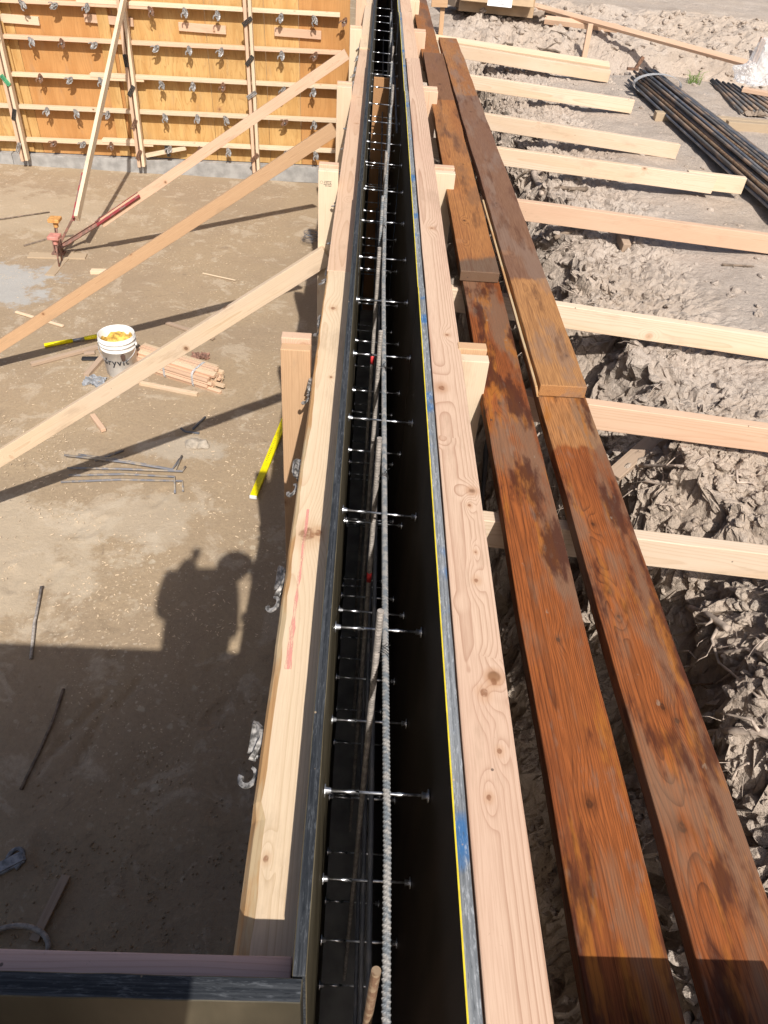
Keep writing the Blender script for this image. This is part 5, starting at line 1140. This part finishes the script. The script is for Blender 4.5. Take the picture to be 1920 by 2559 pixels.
# plastic bag
bm = bmesh.new(); bmesh.ops.create_icosphere(bm, subdivisions=5, radius=1)
for v in bm.verts:
    q = v.co.copy(); n = 0.30*mno.noise(q*1.7+Vector((3, 0, 0)))+0.20*abs(mno.noise(q*4.5))+0.07*abs(mno.noise(q*11))
    s_ = 1+n; v.co = Vector((q.x*0.19*s_, q.y*0.13*s_, max(-0.3, q.z)*0.11*s_ + (0.17*max(0, q.z)**2 if q.x > 0 else 0)))
    v.co.x += 0.06*(q.x < -0.2)*(-q.x)
tag(frombm('plastic_bag', bm, M['film'], None, Matrix.Translation(at(*Z2(1580, 330), 2.31))), 'crumpled clear plastic bag lying by the far stake at right', 'bag')
# cardboard boxes
def cbox(c, sx, sy, sz, rz, lab, dark=False):
    e = empty('cardboard_box', c); e.rotation_euler = (0, 0, rz); tag(e, lab, 'cardboard box', 'flattened cardboard boxes on the far bank')
    t = 0.006; mt = M['carddark'] if dark else M['card']
    for (nm_, px_, py_, sx_, sy_) in (('side', 0, -sy/2, sx, t), ('side', 0, sy/2, sx, t), ('side', -sx/2, 0, t, sy-2*t), ('side', sx/2, 0, t, sy-2*t)):
        bm = bmesh.new(); bmesh.ops.create_cube(bm, size=1, matrix=Matrix.Translation((px_, py_, sz/2)) @ Matrix.Diagonal((sx_, sy_, sz, 1)))
        for v in bm.verts:
            if v.co.z > sz*0.5: v.co.z += 0.015*mno.noise(v.co*5); v.co.y += 0.03*mno.noise(v.co*3)
        frombm(nm_, bm, mt, e)
    for (sgn, L) in ((-1, 0.16), (1, 0.14)):
        bm = bmesh.new(); bmesh.ops.create_cube(bm, size=1, matrix=Matrix.Translation((0, sgn*(sy/2+L/2*0.8), sz-0.02)) @ Matrix.Rotation(sgn*-0.5, 4, 'X') @ Matrix.Diagonal((sx*0.96, L, t, 1))); frombm('flap', bm, mt, e)
    bm = bmesh.new(); bmesh.ops.create_cube(bm, size=1, matrix=Matrix.Translation((0, 0, 0.004)) @ Matrix.Diagonal((sx-0.02, sy-0.02, t, 1))); frombm('bottom', bm, mt, e)
    return e
c1 = at(*Z2(490, 50), 2.33); bx = cbox((c1.x, c1.y+0.14, 2.31), 0.78, 0.34, 0.17, -0.13, 'open brown cardboard box with a white shipping label on the far bank')
bm = bmesh.new(); bmesh.ops.create_cube(bm, size=1, matrix=Matrix.Translation((0.03, -0.30, 0.125)) @ Matrix.Rotation(0.5, 4, 'X') @ Matrix.Diagonal((0.25, 0.12, 0.003, 1)))
lb = frombm('shipping_label', bm, M['paper'], bx); 
bm = bmesh.new()
for k in range(4): bmesh.ops.create_cube(bm, size=1, matrix=Matrix.Translation((0.03-0.02*(k % 2), -0.30+0.002, 0.1275)) @ Matrix.Rotation(0.5, 4, 'X') @ Matrix.Translation((0, -0.03+k*0.02, 0)) @ Matrix.Diagonal((0.10, 0.006, 0.002, 1)))
frombm('printed_lines', bm, M['ink'], lb)
c2 = at(*Z2(350, 15), 2.33); bx2 = cbox((c2.x, c2.y+0.1, 2.31), 0.42, 0.30, 0.20, 0.5, 'darker crushed cardboard box left of the labelled one', True)
bm = bmesh.new(); bmesh.ops.create_cube(bm, size=1, matrix=Matrix.Translation((0.05, -0.22, 0.17)) @ Matrix.Rotation(0.5, 4, 'X') @ Matrix.Diagonal((0.16, 0.13, 0.003, 1))); frombm('paper_sheet', bm, M['paper'], bx2)
crumple(at(*Z2(620, 65), 2.31), 0.34, 0.24, 0.04, M['carddark'], 'grey torn cardboard flap lying right of the boxes', 'cardboard_scrap', 'litter', 21, amp=0.1)
# batter boards with stakes
p, q = at(*Z2(560, 0), 2.37), at(*Z2(1580, 277), 2.30); p = p-(q-p)*0.25
board('batter_board', p, q, 0.07, 0.03, (0, -0.6, 1), W['peach'], 'long thin peach board running down the far bank to the right', 'board', rough=0)
board('batter_board', at(*Z2(695, 84), 2.30), at(*Z2(1010, 122), 2.30), 0.089, 0.05, (0, -0.3, 1), W['peach'], 'shorter thick board lying behind the long thin one', 'board')
s0_ = hit(*Z2(860, 272), 0); board('ground_stake', s0_, atY(*Z2(893, 102), s0_.y), 0.05, 0.04, (0, 1, 0), W['peach'], 'peach stake standing in the dip below the long board', 'stake')
s1_ = hit(*Z2(1598, 268), 0); board('ground_stake', s1_, atY(*Z2(1642, 160), s1_.y), 0.05, 0.045, (0, 1, 0), W['peach'], 'stake at the right end of the long thin board', 'stake')
s2_ = hit(*Z2(243, 165), 0); t2 = atY(*Z2(255, 12), s2_.y); board('ground_stake', s2_, t2, 0.045, 0.035, (0, 1, 0), W['amber'], 'thin stake with a cross board beside the farthest plank', 'stake')
board('batter_board', atY(*Z2(205, 10), s2_.y-0.04), atY(*Z2(275, 13), s2_.y-0.04), 0.07, 0.03, (0, 1, 0), W['amber'], 'small board nailed across the thin stake by the farthest plank', 'board')
c = at(*Z2(1332, 360), 2.25); bm = bmesh.new()
for k in range(26):
    a = random.uniform(0, 6.3); L = random.uniform(.05, .13); q = Vector((random.uniform(-.05, .05), random.uniform(-.05, .05), 0)); tubebm([q, q+Vector((math.cos(a)*L*.3, math.sin(a)*L*.3, L*.7)), q+Vector((math.cos(a)*L*.8, math.sin(a)*L*.8, L*.8))], [0.003, 0.002, 0.0005], 4, bm)
tag(frombm('grass_tuft', bm, M['blade'], None, Matrix.Translation(c)), 'small green grass tuft on bare soil behind the bar bundle', 'grass tuft')

# ------------------------------------------------------------------ the photographer, behind the lens, whose shadow falls on the floor
def skinfig(name, verts, edges, root_i, mat, parent=None, sub=2):
    me = bpy.data.meshes.new(name); me.from_pydata([v[:3] for v in verts], edges, []); o = mkobj(name, me, mat, parent)
    md = o.modifiers.new('skin', 'SKIN'); md.use_smooth_shade = True
    sv = me.skin_vertices[0].data if me.skin_vertices else None
    if sv is None:
        bm = bmesh.new(); bm.from_mesh(me); bm.verts.layers.skin.verify(); bm.to_mesh(me); bm.free(); sv = me.skin_vertices[0].data
    for i, v in enumerate(verts):
        r = v[3] if len(v) < 5 else (v[3], v[4]); sv[i].radius = (r, r) if not isinstance(r, tuple) else r; sv[i].use_root = (i == root_i)
    sm = o.modifiers.new('sub', 'SUBSURF'); sm.levels = sub; sm.render_levels = sub
    return o
V = [(-0.27, -0.56, 2.92, .18), (-0.24, -0.50, 3.12, .205), (-0.22, -0.34, 3.40, .21), (-0.18, -0.13, 3.67, .185), (-0.08, -0.13, 3.70, .075), (-0.02, -0.13, 3.73, .065), (0.005, -0.12, 3.77, .088), (0.01, -0.12, 3.82, .09), (0.01, -0.13, 3.88, .05),
     (-0.40, -0.13, 3.68, .09), (-0.47, -0.17, 3.38, .052), (-0.32, -0.05, 3.70, .065), (-0.29, -0.03, 3.76, .055),
     (-0.08, -0.15, 3.64, .08), (-0.03, -0.26, 3.34, .062), (-0.03, -0.10, 3.58, .05), (-0.035, -0.06, 3.63, .034),
     (-0.42, -0.50, 2.84, .11), (-0.50, -0.14, 2.74, .08), (-0.52, -0.54, 2.68, .055), (-0.52, -0.70, 2.66, .04),
     (-0.20, -0.46, 2.84, .11), (-0.075, -0.03, 2.76, .085), (-0.08, -0.42, 2.68, .055), (-0.08, -0.58, 2.66, .04)]
Ed = [(0, 1), (1, 2), (2, 3), (3, 4), (4, 5), (5, 6), (6, 7), (7, 8), (3, 9), (9, 10), (10, 11), (11, 12), (3, 13), (13, 14), (14, 15), (15, 16), (0, 17), (17, 18), (18, 19), (19, 20), (0, 21), (21, 22), (22, 23), (23, 24)]
pr = skinfig('person', V, Ed, 0, M['shirt']); tag(pr, 'person in grey shirt kneeling on the form behind the lens, holding up a phone', 'person')
bm = lathe([(0.001, 0.075), (0.05, 0.068), (0.09, 0.035), (0.10, 0.0), (0.125, -0.012), (0.125, -0.018), (0.095, -0.012), (0.001, -0.005)], 28); frombm('hat', bm, M['hat'], pr, Matrix.Translation((0.01, -0.125, 3.845)), True)
for s, (wx, wy, wz_) in enumerate(((-0.285, -0.03, 3.765), (-0.033, -0.055, 3.655))):
    hv = [(wx, wy, wz_, .026), (wx-0.02*(1 if s else -1), wy+0.01, wz_+0.04, .024)]; he = [(0, 1)]
    for f in range(5):
        b_ = Vector((wx+(f-2)*0.014-0.02*(1 if s else -1), wy+0.015, wz_+0.055)); i0 = len(hv)
        if f == 4: b_ = Vector((wx-0.03*(1 if s else -1), wy-0.01, wz_+0.03))
        L = (0.028, 0.031, 0.03, 0.024, 0.026)[f]
        hv += [(*b_, .0095), (b_.x-0.01*(1 if s else -1), b_.y+0.008, b_.z+L*0.8, .0085), (b_.x-0.02*(1 if s else -1), b_.y-0.006, b_.z+L*1.3, .0075)]; he += [(1, i0), (i0, i0+1), (i0+1, i0+2)]
    skinfig('hand', hv, he, 0, M['skin'], pr, 1)
tag(frombm('phone', boxbm(0.15, 0.072, 0.008, 0.003), M['black'], None, Matrix.Translation((-0.03, -0.035, 3.70)) @ Matrix.Rotation(R(42), 4, 'X') @ Matrix.Rotation(R(8), 4, 'Z') @ Matrix.Rotation(R(90), 4, 'Z')), 'black phone held up in front of the kneeling person', 'phone')
